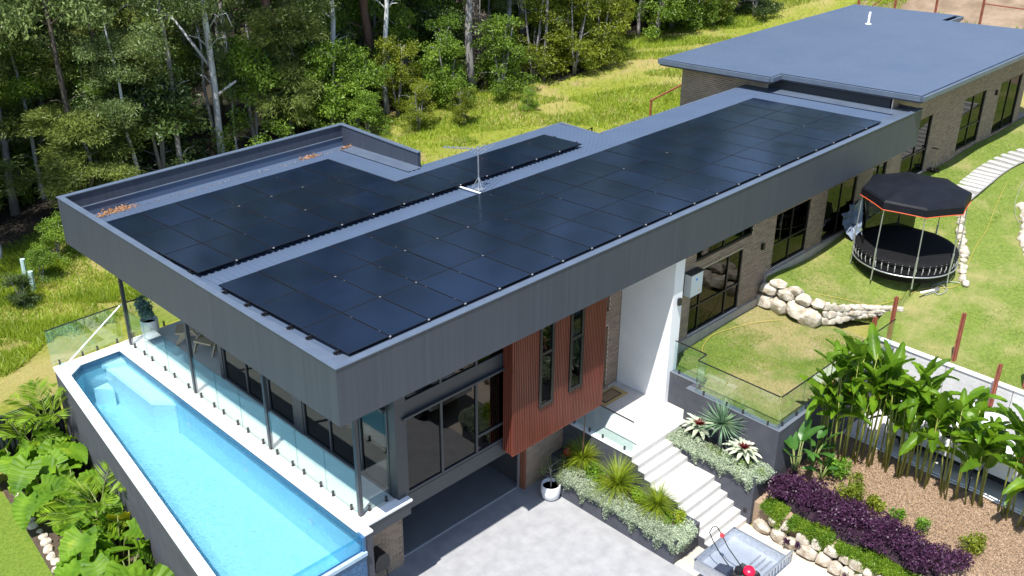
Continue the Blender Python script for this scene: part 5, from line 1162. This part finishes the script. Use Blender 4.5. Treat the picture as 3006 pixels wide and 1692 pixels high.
t = thing('glazed_pot', (9.05,1.42,-1.0), 'round red glazed pot on the dark ledge by the brick wall', 'pot'); mb = MB(); mb.lathe([(.06,0),(.13,.06),(.15,.14),(.1,.24),(.06,.27),(.07,.3)],18); link('body', mb.mesh('body',True), pm('red_glaze',(.4,.02,.02),rough=.12), t, (0,0,0)); mb = MB(); mb.tube([(.1,0,.2),(.22,0,.26),(.3,0,.22)],[.02,.02,.03],6); link('spout', mb.mesh('spout'), BK['red'], t, (0,0,0))
mb = MB(); mb.box(8.75,9.25,1.2,1.83,-1.72,-1.0); tag(mb.build('ledge', M['charcoal'], None), 'dark rendered ledge between the brick wall and the long planter', 'ledge')
# ---- leaf litter on the roof
for k, (x,y,s,lb) in enumerate(((1.55,13.0,.42,'largest heap of orange dead leaves in the roof gutter'),(.85,12.78,.3,'small heap of orange dead leaves in the near gutter corner'),(8.4,12.98,.26,'heap of orange dead leaves at the far end of the gutter'),(9.7,12.7,.14,'few orange dead leaves by the far parapet corner'))):
    n = int(900*s); P = np.stack([x+NR.normal(0,s,n)*.7,np.clip(y+NR.normal(0,s*.3,n),12.5,13.24),np.zeros(n)],1); P[:,2] = np.where(P[:,1] < 12.72, 6.40-.0464*P[:,1]+.035, 5.73)+.07*NR.random(n); D = NR.normal(size=(n,3)); D[:,2] *= .3
    if k == 0: LM['litter'] = leaf_mat('dead_orange_leaf',(.3,.14,.05),(.5,.27,.12),scale=20,trans=.1,isl=.5)
    tag(link('leaf_litter', np_mesh('leaf_litter', leaves(P,.085,.03,D=D), 4, LM['litter']), None), lb, 'leaf litter', kind='stuff')
n = 420; P = np.stack([NR.uniform(.5,9.9,n),12.72+NR.normal(0,.05,n),np.full(n,5.83)],1); D = NR.normal(size=(n,3)); D[:,2] *= .3
tag(link('gutter_debris', np_mesh('gutter_debris', leaves(P,.05,.025,D=D), 4, LM['deadbrown']), None), 'scattered pale leaf debris along the roof gutter edge', 'leaf litter', kind='stuff')
# ---- cycads on the far slope behind the wing
for k, (x,y,s,lb) in enumerate(((49.3,12.0,.7,'leftmost bright cycad on the slope behind the wing roof'),(49.4,11.2,.6,'dark cycad second from left on the far slope'),(49.6,9.8,.9,'upright green cycad behind the middle of the wing roof'),(49.0,7.6,.95,'green cycad left of the red post on the far slope'),(48.9,6.6,.8,'dark cycad right of the red post on the far slope'),(48.9,5.6,.95,'dark round cycad second from the right on the far slope'),(49.0,4.9,1.1,'bright cycad at the right picture edge on the far slope'))):
    tuft('cycad',x,y,ground_z(x,y),70,s*1.3,.11,lb,LM['bush'] if k in (0,2,3,6) else LM['dark'],tilt=(.1,1.2),droop=.5,group='cycads on the far slope')
mb = MB()
for j in range(9):
    for i in range(9): x = 44.5+i*3; y = -4+j*2.4; mb.v.append((x,y,ground_z(x,y)+.06))
for j in range(8):
    for i in range(8): mb.f.append((j*9+i,j*9+i+1,j*9+i+10,j*9+i+9))
M['slope'] = pm('bare_earth_slope', (.16,.11,.07), (.27,.2,.135), scale=.9, rough=.95, detail=9, bump=.6, bscale=8); struct(mb.build('earth_slope', M['slope'], smooth=True))
for (x,y,h,lb) in ((49.6,12.4,2.2,'red steel fence post behind the wing roof, left of the pair'),(50.0,10.1,2.2,'red steel fence post in the middle of the far slope'),(49.2,7.15,2.4,'nearest red steel fence post on the far slope'),(49.4,14.6,2.0,'red steel fence post at the wing roof left peak')):
    steel_post(x,y,ground_z(x,y)-.1,h,lb)
mb = MB(); mb.bar((49.2,7.15,ground_z(49.2,7.15)+2.0),(49.6,2.0,ground_z(49.6,2)+1.9),.06); tag(mb.build('fence_rail', M['rust'], None), 'red steel rail running right from the far slope post', 'fence rail')
mb = MB(); mb.bar((49.6,14.4,ground_z(49.6,14.4)+.2),(49.8,12.6,ground_z(49.8,12.6)+1.7),.06); tag(mb.build('fence_rail', M['rust'], None), 'diagonal red steel brace behind the wing roof peak', 'fence rail')
# ---------------------------------------------------------------- trampoline
TX, TY, TZ = 22.87, -1.92, 1.93
tr = thing('trampoline', (TX,TY,TZ), 'round black trampoline with dark fabric canopy on the upper lawn', 'trampoline')
M['fabric'] = pm('black_canopy_fabric', (.003,.004,.007), (.006,.0075,.012), scale=2, rough=.6, spec=.25, bump=.5, bscale=5)
M['mat'] = pm('trampoline_mat', (.005,.005,.006), (.008,.008,.009), scale=6, rough=.8, spec=.2)
M['orange'] = pm('orange_trim', (.6,.1,.03), rough=.6)
def tl(name, mb, mat, sm=False): return link(name, mb.mesh(name, sm), M[mat] if isinstance(mat,str) else mat, tr, (0,0,0))
RM = 1.66
mb = MB(); mb.lathe([(0,.84),(RM-.22,.84)], 40); tl('jumping_mat', mb, 'mat')
mb = MB(); mb.lathe([(RM-.24,.85),(RM-.08,.87),(RM+.06,.83),(RM+.1,.76),(RM+.08,.7)], 48); tl('safety_pad', mb, 'mat', True)
for zz, r_, nm in ((.74,RM+.06,'top_ring'),(.40,RM+.1,'lower_ring')):
    mb = MB(); mb.tube([(math.cos(a)*r_,math.sin(a)*r_,zz) for a in [2*PI*k/48 for k in range(49)]], .024, 8, cap=False); tl(nm, mb, 'steel', True)
mb = MB(); mb.lathe([(RM+.04,.7),(RM+.06,.4),(RM-.02,.14)], 48); tl('skirt', mb, 'mat')
lf = MB().tube([(0,0,0),(.05,0,.16),(.03,0,.34)], .017, 5).mesh('leaf_spring'); lf.materials.append(pm('grey_rod', (.4,.4,.4), rough=.4))
for k in range(48):
    a = 2*PI*k/48; o = link('leaf_spring', lf, None, tr, (math.cos(a)*(RM+.04),math.sin(a)*(RM+.04),.46)); o.rotation_euler = (0,0,a)
for k in range(8):
    a = 2*PI*k/8+.63; r_ = RM+.1; mb = MB(); mb.tube([(math.cos(a)*r_,math.sin(a)*r_,.4),(math.cos(a)*(r_+.02),math.sin(a)*(r_+.02),-.02)], .024, 8); tl('leg', mb, 'steel')
    mb = MB(); mb.tube([(math.cos(a)*r_,math.sin(a)*r_,.4),(math.cos(a)*(r_+.03),math.sin(a)*(r_+.03),1.15)], .034, 8); mb.tube([(math.cos(a)*(r_+.03),math.sin(a)*(r_+.03),1.15),(math.cos(a)*(r_-.02),math.sin(a)*(r_-.02),2.72)], .02, 8); tl('net_pole', mb, 'steel')
CR = RM+.1; hub = []
for k in range(8):
    a = 2*PI*k/8+.63; hub.append((math.cos(a)*CR,math.sin(a)*CR))
mb = MB(); rings = []
for (s, z, sag) in ((0,3.24,0),(.35,3.15,.0),(.7,3.04,.01),(1.0,2.93,.015),(1.03,2.86,.01),(1.035,2.6,.0)):
    ring = []
    for k in range(8):
        p0, p1 = hub[k], hub[(k+1)%8]
        for f in range(4): f_ = f/4; w = 1-.015*math.sin(PI*f_); ring.append(((p0[0]+(p1[0]-p0[0])*f_)*s*w,(p0[1]+(p1[1]-p0[1])*f_)*s*w,z-sag*math.sin(PI*f_)))
    rings.append(ring)
for r in rings: mb.v += r
for i in range(len(rings)-1):
    for k in range(32): mb.f.append((i*32+k,i*32+(k+1)%32,(i+1)*32+(k+1)%32,(i+1)*32+k))
tl('canopy', mb, 'fabric')
mb = MB(); e = rings[-1]; mb.tube([(p[0]*1.003,p[1]*1.003,p[2]) for p in e]+[e[0]], .014, 6, cap=False); tl('canopy_trim', mb, 'orange')
netm = glass_mat('black_net', (.1,.1,.11), 0); mb = MB()      # gathered safety net on the house side
for k in range(14):
    a0, a1 = .3+k*.15, .45+k*.15; r_ = RM-.12
    mb.quad((math.cos(a0)*r_,math.sin(a0)*r_,.86),(math.cos(a1)*r_,math.sin(a1)*r_,.86),(math.cos(a1)*(r_+.18),math.sin(a1)*(r_+.18),2.75),(math.cos(a0)*(r_+.18),math.sin(a0)*(r_+.18),2.75))
tl('safety_net', mb, netm)
sp_ = []
for (x,y,r_) in ((-.75,-.1,.14),(-.55,-.65,.12),(-.2,.2,.1),(-.35,-.3,.1),(.1,-.85,.12),(.35,-.4,.1)):
    mb = MB(); pts = []
    for k in range(10): a = PI*k/5; q_ = r_ if k % 2 == 0 else r_*.5; pts.append((x+math.cos(a)*q_,y+math.sin(a)*q_))
    mb.prism(pts,.843,.847); tl('printed_star', mb, pm('grey_print',(.12,.13,.14),rough=.7) if not sp_ else sp_[0]); sp_.append(tr.children[-1].data.materials[0])
# grey tarpaulin against the wall
tp = thing('tarpaulin', (24.2,.5,2.2), 'crumpled grey-blue tarpaulin leaning on the brick wall behind the trampoline', 'tarpaulin'); mb = MB(); q = random.Random(3); nx_, nz_ = 14, 8
for j in range(nz_+1):
    for i in range(nx_+1): u, v = i/nx_, j/nz_; mb.v.append((23.2+u*2.6, .84-.55*(1-v)**1.3+.09*q.uniform(-1,1), 2.15+v*1.05*(1-.35*abs(u-.5))+.06*q.uniform(-1,1)))
for j in range(nz_):
    for i in range(nx_): k = j*(nx_+1)+i; mb.f.append((k,k+1,k+nx_+2,k+nx_+1))
mb.build('sheet', pm('grey_tarp',(.15,.19,.25),(.22,.26,.33),scale=3,rough=.4), tp)
# cords, hose and rope on the lawns
def cord(name, pts, r, mat, label, zf_):
    P = [Vector((x,y,zf_(x,y)+.05)) for x,y in pts]; S_ = []
    for i in range(len(P)-1):
        p0, a, b, p3 = P[max(i-1,0)], P[i], P[i+1], P[min(i+2,len(P)-1)]
        for k in range(6): f = k/6; S_.append(.5*((2*a)+(b-p0)*f+(2*p0-5*a+4*b-p3)*f*f+(-p0+3*a-3*b+p3)*f**3))
    S_.append(P[-1]); mb = MB(); mb.tube(S_, r, 5); return tag(mb.build(name, mat, None, smooth=True), label, 'cord')
yel = pm('yellow_cord', (.5,.38,.08), rough=.6)
cord('extension_cord', [(14.0,.1),(14.25,.42),(15.13,.66),(16.17,.38),(17.05,.07),(17.77,-.35)], .008, yel, 'yellow cord lying across the lower terrace lawn', lambda x,y: low_z(x,y))
cord('extension_cord', [(18.75,-.7),(19.3,-1.65),(20.2,-2.3),(21.4,-2.75),(22.0,-3.1),(22.4,-3.5),(23.0,-3.9),(24.3,-3.6),(26.0,-3.2),(27.3,-3.0),(29.5,-2.4),(32,-1.8)], .008, yel, 'yellow cord winding past the trampoline up the lawn', up_z)
cord('garden_hose', [(21.8,-3.3),(22.2,-3.5),(22.6,-3.4),(22.5,-3.75),(22.1,-3.65),(22.3,-3.3),(22.9,-3.5),(23.2,-3.9)], .014, pm('grey_hose',(.3,.33,.3),rough=.5), 'loose coil of grey hose beside the trampoline', up_z)
cord('lawn_edging_string', [(27.6,-4.6),(29,-3.4),(31,-2.6),(33.5,-2.1)], .007, pm('grey_string',(.35,.36,.33),rough=.8), 'thin grey string stretched across the upper right lawn', up_z)
t = thing('garden_tool', (21.9,-3.35,1.75), 'small pale garden tool lying on the lawn in front of the trampoline', 'tool'); mb = MB(); mb.bar((-.3,.12,.06),(.3,-.14,.06),.05); link('handle',mb.mesh('handle'),M['white'],t,(0,0,0)); mb = MB(); mb.box(.22,.42,-.24,-.1,.02,.1); link('head',mb.mesh('head'),M['steel'],t,(0,0,0))
t = thing('hanging_feeder', (30.5,.7,2.9), 'dark hanging feeder on ropes by the far wing wall', 'bird feeder'); mb = MB(); mb.bar((30.45,.88,3.86),(30.45,.62,3.86),.04); mb.build('bracket', M['black'], t)
for dx in (-.16,.16): mb = MB(); mb.tube([(30.45,.66,3.85),(30.5+dx,.66,2.96)],.014,5); mb.build('rope', pm('rope',(.4,.33,.2),rough=.9), t)
mb = MB(); mb.lathe([(0,0),(.2,.01),(.24,.07),(.2,.05)],16,(30.5,.66,2.9)); mb.build('tray', M['black'], t)
# ---------------------------------------------------------------- roof antenna and conduit
an = thing('tv_antenna', (9.76,6.03,6.14), 'silver television antenna on a tripod between the solar arrays', 'antenna')
def al(name, mb, mat='steel'): return mb.build(name, M[mat], an)
z0 = 6.15; mb = MB(); mb.tube([(9.76,6.03,z0),(9.76,6.05,z0+1.35)], .02, 8); al('mast', mb)
for (dx,dy) in ((.22,0),(-.05,-.2),(-.1,.18)): mb = MB(); mb.tube([(9.76,6.03,z0+.42),(9.76+dx,6.03+dy,z0+.02)], .011, 6); al('leg', mb)
mb = MB(); mb.box(9.64,9.92,5.9,6.14,z0+.0,z0+.02); al('base_plate', mb)
mb = MB(); mb.bar((9.86,5.75,z0+1.32),(9.30,7.05,z0+1.2),.025); al('boom', mb)
for k in range(12):
    f = k/11; p = Vector((9.86,5.75,z0+1.34)).lerp(Vector((9.30,7.05,z0+1.22)),f); hl_ = .5-.035*k if k < 4 else .11; d = Vector((.92,.4,0)); mb = MB(); mb.tube([p-d*hl_,p+d*hl_],.009 if k < 4 else .012,5); al('element', mb)
t = thing('conduit', (9.45,6.3,6.15), 'short white conduit lying across the roof strip by the antenna', 'conduit'); mb = MB(); mb.tube([(9.45,6.72,6.17),(9.46,5.62,6.22)],.028,8); mb.build('tube', M['white'], t); mb = MB(); mb.tube([(9.45,6.74,6.17),(9.45,6.66,6.173)],.038,8); mb.build('collar', M['silver'], t)
# ---------------------------------------------------------------- pool pole, chair, mats, boxes
t = thing('pool_pole', (-.8,13.0,1.44), 'white pool cleaning pole with net head leaning from the coping', 'pool pole'); mb = MB(); mb.tube([(-.78,12.95,1.5),(1.02,12.72,2.9)],.022,8); mb.build('pole', M['white'], t)
mb = MB(); pts = [(-.78,12.95,1.49),(-.92,13.02,1.47),(-1.1,12.98,1.46),(-1.12,12.86,1.46),(-.95,12.78,1.46),(-.82,12.85,1.47),(-.78,12.95,1.49)]; mb.tube(pts,.014,6); mb.build('net_frame', pm('pale_blue_plastic',(.35,.6,.72),rough=.5), t)
def lounge(x, y, z, rz, label):
    t = thing('lounge_chair', (x,y,z), label, 'chair', 'timber lounge chairs on the deck', rz); tm = pm('pale_woven_timber',(.42,.33,.22),(.52,.42,.3),scale=9,rough=.7,stretch=(6,1,6))
    for s in (-.34,.34):
        mb = MB(); m_ = [(-.45,0),(-.38,0),(.1,.42),(.4,.02),(.46,.02),(.14,.5),(-.2,.42)]; mb.v += [(a,s-.025,b) for a,b in m_]+[(a,s+.025,b) for a,b in m_]; n_ = 7; mb.f += [tuple(range(n_)),tuple(range(2*n_-1,n_-1,-1))]+[((i+1)%n_,i,n_+i,n_+(i+1)%n_) for i in range(n_)]; link('side_frame',mb.mesh('side_frame'),tm,t,(0,0,0))
    mb = MB(); mb.add([(-.4,-.32,.36),(.2,-.32,.28),(.2,.32,.28),(-.4,.32,.36),(-.4,-.32,.42),(.2,-.32,.34),(.2,.32,.34),(-.4,.32,.42)],[(0,3,2,1),(4,5,6,7),(0,1,5,4),(1,2,6,5),(2,3,7,6),(3,0,4,7)]); link('seat',mb.mesh('seat'),tm,t,(0,0,0))
    mb = MB(); mb.add([(.18,-.32,.3),(.24,-.32,.28),(.24,.32,.28),(.18,.32,.3),(.42,-.32,.85),(.48,-.32,.83),(.48,.32,.83),(.42,.32,.85)],[(0,3,2,1),(4,5,6,7),(0,1,5,4),(1,2,6,5),(2,3,7,6),(3,0,4,7)]); link('backrest',mb.mesh('backrest'),tm,t,(0,0,0))
lounge(2.75,10.75,ZD,.4,'pale timber lounge chair nearest the pool on the shaded deck'); lounge(2.6,11.75,ZD,-.6,'pale timber lounge chair behind the other one on the deck')
t = thing('doormat',(11.25,1.75,0),'tan doormat with dark border on the white porch','doormat'); mb = MB(); mb.box(10.7,11.85,1.42,2.05,.002,.014); mb.build('outer_mat',pm('tan_jute',(.42,.3,.12),(.5,.37,.17),scale=20,rough=.95),t); mb = MB(); mb.box(10.86,11.68,1.54,1.95,.014,.02); mb.build('border',pm('dark_mat',(.06,.04,.03),rough=.95),t); mb = MB(); mb.box(10.92,11.62,1.58,1.91,.02,.026); mb.build('inner_mat',pm('brown_coir',(.26,.17,.09),(.34,.23,.13),scale=25,rough=.95),t)
t = thing('meter_box',(13.9,.8,3.0),'white inverter box with blue logo dot on the brick wall','inverter'); mb = MB(); mb.box(13.58,14.18,.62,.87,3.05,3.8); mb.build('housing',pm('off_white_box',(.66,.7,.74),rough=.45),t); mb = MB(); mb.tube([(13.86,.618,3.6),(13.86,.61,3.6)],.045,14); mb.build('logo_dot',pm('blue_logo',(.08,.3,.85),rough=.4),t); mb = MB(); mb.box(13.98,14.04,.61,.619,3.16,3.22); mb.build('warning_sticker',pm('amber_sticker',(.8,.5,.1),rough=.5),t); mb = MB(); mb.box(13.56,14.2,.6,.87,3.802,3.84); mb.build('top_cover',M['dark_metal'],t)
t = thing('hose_reel',(1.95,1.6,-1.05),'black hose reel box mounted on the brick pier','hose reel'); mb = MB(); n_ = 12; pr_ = [(-.2,-.28),(.2,-.28),(.24,-.1),(.22,.1),(.12,.24),(-.12,.24),(-.22,.1),(-.24,-.1)]; mb.v += [(1.95+a,1.45,-.78+b) for a,b in pr_]+[(1.95+a,1.84,-.78+b) for a,b in pr_]; mb.f += [tuple(range(7,-1,-1)),tuple(range(8,16))]+[(i,(i+1)%8,8+(i+1)%8,8+i) for i in range(8)]; mb.build('housing',pm('black_plastic',(.012,.014,.018),rough=.35),t); mb = MB(); mb.tube([(2.12,1.6,-1.0),(2.2,1.62,-1.3),(2.24,1.64,-1.62)],.014,6); mb.build('hose',M['black'],t)
# rusty handrail and planter box behind the notch of the roof
t = thing('handrail',(26.8,12.6,2.0),'brown steel handrail left of the brick wing','handrail'); mb = MB(); mb.bar((26.8,12.6,1.9),(26.8,12.6,4.08),.07); mb.build('post',M['rust'],t); mb = MB(); mb.bar((26.77,12.6,4.1),(29.3,12.6,4.42),.06); mb.build('rail',M['rust'],t)
t = thing('balcony_planter',(18.6,11.8,2),'dark box and black wire rail behind the roof notch','planter'); mb = MB(); mb.box(20.9,21.5,11.3,11.7,1.5,3.92); mb.build('box',M['charcoal'],t); mb = MB(); mb.bar((18.6,11.5,3.95),(21.4,11.5,4.25),.03); mb.bar((21.4,11.5,3.9),(21.4,11.5,4.27),.05); mb.build('rail',M['black'],t)
for (x,y,lb) in ((2.1,24.2,'pale blue tree guard tube at the dark forest edge'),(1.9,23.0,'lower pale blue tree guard tube in the left meadow')):
    mb = MB(); mb.tube([(0,0,0),(.02,.0,.9)],.1,8); tag(mb.build('tree_guard',pm('pale_blue_guard',(.4,.55,.55),rough=.6),None,loc=(x,y,ground_z(x,y))),lb,'tree guard','pale tree guard tubes')
# ---------------------------------------------------------------- white ute with galvanised tray, mower in the tray
M['paint'] = pm('white_car_paint', (.8,.8,.81), rough=.25, coat=.6); M['tyre'] = pm('tyre', (.015,.015,.016), rough=.8); M['dglass'] = pm('dark_car_glass', (.01,.012,.014), rough=.05)
ut = thing('utility_truck', (8.55,-6.5,ZG), 'white utility truck with galvanised tray parked at the foot of the stairs', 'utility truck')
X0, X1, YA, YBk, ZFl, ZR = 7.66, 9.46, -4.24, -5.98, -.92, -.66
mb = MB(); mb.box(X0,X1,YBk,YA,ZFl-.06,ZFl); mb.build('tray_floor', pm('aluminium_floor',(.5,.55,.62),(.58,.62,.68),scale=3,rough=.3,metal=.6), ut)
for (nm,bx_) in (('tail_gate',(X0,X1,YA-.04,YA,ZFl,ZR)),('side_board',(X0,X0+.04,YBk,YA-.04,ZFl,ZR)),('side_board',(X1-.04,X1,YBk,YA-.04,ZFl,ZR))): mb = MB(); mb.box(*bx_); mb.box(bx_[0]-.015,bx_[1]+.015,bx_[2]-.015,bx_[3]+.015,ZR,ZR+.035); mb.build(nm, M['steel'], ut)
mb = MB(); mb.box(X0,X1,YBk-.05,YBk,-.4,-.34); mb.box(X0,X0+.05,YBk-.05,YBk,ZFl,-.4); mb.box(X1-.05,X1,YBk-.05,YBk,ZFl,-.4); mb.build('head_board', M['steel'], ut)
for k in range(12): mb = MB(); xx = X0+.15+k*.14; mb.box(xx,xx+.03,YBk-.04,YBk-.01,ZFl,-.4); mb.build('head_board_bar', M['steel'], ut)
for k in range(4): mb = MB(); mb.box(8.75,9.3,-5.25-k*.16,-5.2-k*.16,ZFl+.003,ZFl+.035); mb.build('tray_slat', M['steel'], ut)
mb = MB(); sec = [(-6.12,-.9),(-6.12,-.52),(-6.22,-.44),(-7.35,-.42),(-7.95,-.8),(-9.2,-.95),(-9.35,-1.45),(-6.12,-1.45)]; n_ = len(sec)
mb.v += [(7.78+(.1 if z > -.6 else 0),y,z) for y,z in sec]+[(9.36-(.1 if z > -.6 else 0),y,z) for y,z in sec]; mb.f += [tuple(range(n_)),tuple(range(2*n_-1,n_-1,-1))]+[((i+1)%n_,i,n_+i,n_+(i+1)%n_) for i in range(n_)]; cb = mb.build('cab', M['paint'], ut)
mb = MB(); mb.box(7.9,9.24,-6.118,-6.10,-.82,-.54); mb.build('rear_window', M['dglass'], cb)
mb = MB(); mb.box(7.98,9.16,-7.2,-6.4,-.43,-.405); mb.build('roof_panel', M['paint'], cb)
wm = MB().tube([(-.11,0,0),(.11,0,0)],.36,20).mesh('tyre'); wm.materials.append(M['tyre']); hm = MB().tube([(-.115,0,0),(.115,0,0)],.2,14).mesh('rim'); hm.materials.append(M['steel'])
def wheels(t, pos):
    for p in pos: w = link('wheel', wm, None, t, Vector(p)-Vector(t.location)); link('rim', hm, None, w, (0,0,0))
wheels(ut, [(7.85,-5.2,ZG+.36),(9.28,-5.2,ZG+.36),(7.85,-8.7,ZG+.36),(9.28,-8.7,ZG+.36)])
mb = MB(); mb.box(8.1,9.0,-9.2,-4.4,-1.25,-.99); mb.build('chassis', M['black'], ut)
mw = thing('lawn_mower', (8.25,-5.3,ZFl), 'red and black lawn mower with raised handle in the truck tray', 'lawn mower')
def ml(nm, mb, mat, sm=False): return mb.build(nm, M[mat] if isinstance(mat,str) else mat, mw, sm)
mb = MB(); mb.box(8.0,8.5,-5.65,-5.15,ZFl+.12,ZFl+.22); ml('deck', mb, pm('mower_deck',(.05,.05,.055),rough=.4)); mb = MB(); mb.lathe([(0,.14),(.12,.13),(.16,.06),(.17,0)],16,(8.27,-5.5,ZFl+.26)); ml('engine_cover', mb, pm('red_plastic',(.75,.01,.05),rough=.3), True)
mb = MB(); mb.tube([(8.12,-5.3,ZFl+.2),(8.12,-5.3,ZFl+.36)],.11,12); ml('fuel_tank', mb, 'black')
mb = MB(); mb.add([(7.74,-5.2,ZFl+.08),(8.0,-5.2,ZFl+.08),(8.0,-4.75,ZFl+.08),(7.74,-4.75,ZFl+.08),(7.72,-5.2,ZFl+.42),(8.0,-5.2,ZFl+.42),(8.0,-4.8,ZFl+.3),(7.74,-4.8,ZFl+.3)],[(0,3,2,1),(4,5,6,7),(0,1,5,4),(1,2,6,5),(2,3,7,6),(3,0,4,7)]); ml('grass_catcher', mb, pm('dark_blue_catcher',(.03,.04,.07),rough=.7))
for (x,y) in ((8.0,-5.6),(8.5,-5.6),(8.0,-5.2),(8.5,-5.2)): mb = MB(); mb.tube([(x-.03,y,ZFl+.1),(x+.03,y,ZFl+.1)],.1,14); ml('wheel', mb, 'tyre')
for s in (-.17,.17): mb = MB(); mb.tube([(8.2+s,-5.2,ZFl+.22),(8.05+s,-4.85,ZFl+.7),(7.98+s*1.1,-4.62,ZFl+1.08)],.014,7); ml('handle_tube', mb, 'black')
mb = MB(); mb.tube([(7.80,-4.62,ZFl+1.08),(7.82,-4.5,ZFl+1.22),(8.0,-4.46,ZFl+1.27),(8.14,-4.5,ZFl+1.22),(8.165,-4.62,ZFl+1.08)],.014,7); ml('handle_bar', mb, 'black'); mb = MB(); mb.box(8.13,8.19,-4.72,-4.62,ZFl+.98,ZFl+1.08); ml('throttle', mb, pm('red_knob',(.6,.05,.06),rough=.4))
# white truck in the yard behind the heliconias
tk = thing('delivery_truck', (17.2,-7,-.82), 'white truck parked behind the heliconias beside the sleeper wall', 'truck')
mb = MB(); sec = [(-5.1,-.4),(-5.1,-.02),(-5.95,.12),(-6.5,.72),(-7.9,.74),(-7.95,-.4)]; n_ = len(sec); mb.v += [(16.35+(.08 if z > .2 else 0),y,z) for y,z in sec]+[(18.1-(.08 if z > .2 else 0),y,z) for y,z in sec]; mb.f += [tuple(range(n_)),tuple(range(2*n_-1,n_-1,-1))]+[((i+1)%n_,i,n_+i,n_+(i+1)%n_) for i in range(n_)]; cb = mb.build('cab', M['paint'], tk)
mb = MB(); mb.add([(16.5,-6.02,.2),(17.95,-6.02,.2),(17.93,-6.44,.66),(16.52,-6.44,.66)],[(0,1,2,3)]); o = mb.build('windscreen', M['dglass'], cb); o.location.y += .01; o.location.z += .012
mb = MB(); mb.box(16.37,16.395,-7.6,-6.7,.2,.6); mb.build('side_window', M['dglass'], cb); mb = MB(); mb.box(16.30,18.15,-12.3,-8.05,-.3,.02); mb.build('tray', M['paint'], tk); mb = MB(); mb.box(16.28,16.33,-12.3,-8.05,-.02,.3); mb.build('tray_side', M['paint'], tk)
mb = MB(); mb.box(16.5,17.95,-12.2,-5.3,-.62,-.38); mb.build('chassis', M['black'], tk)
wheels(tk, [(16.5,-5.8,-.46),(17.95,-5.8,-.46),(16.5,-10.6,-.46),(17.95,-10.6,-.46)])
for k, yy in enumerate((-5.09,)): mb = MB(); mb.box(16.5,16.8,yy,yy+.02,-.3,-.1); mb.build('headlight', M['silver'], tk); mb = MB(); mb.box(17.65,17.95,yy,yy+.02,-.3,-.1); mb.build('headlight', M['silver'], tk); mb = MB(); mb.box(16.9,17.55,yy,yy+.015,-.32,-.08); mb.build('grille', M['black'], tk)
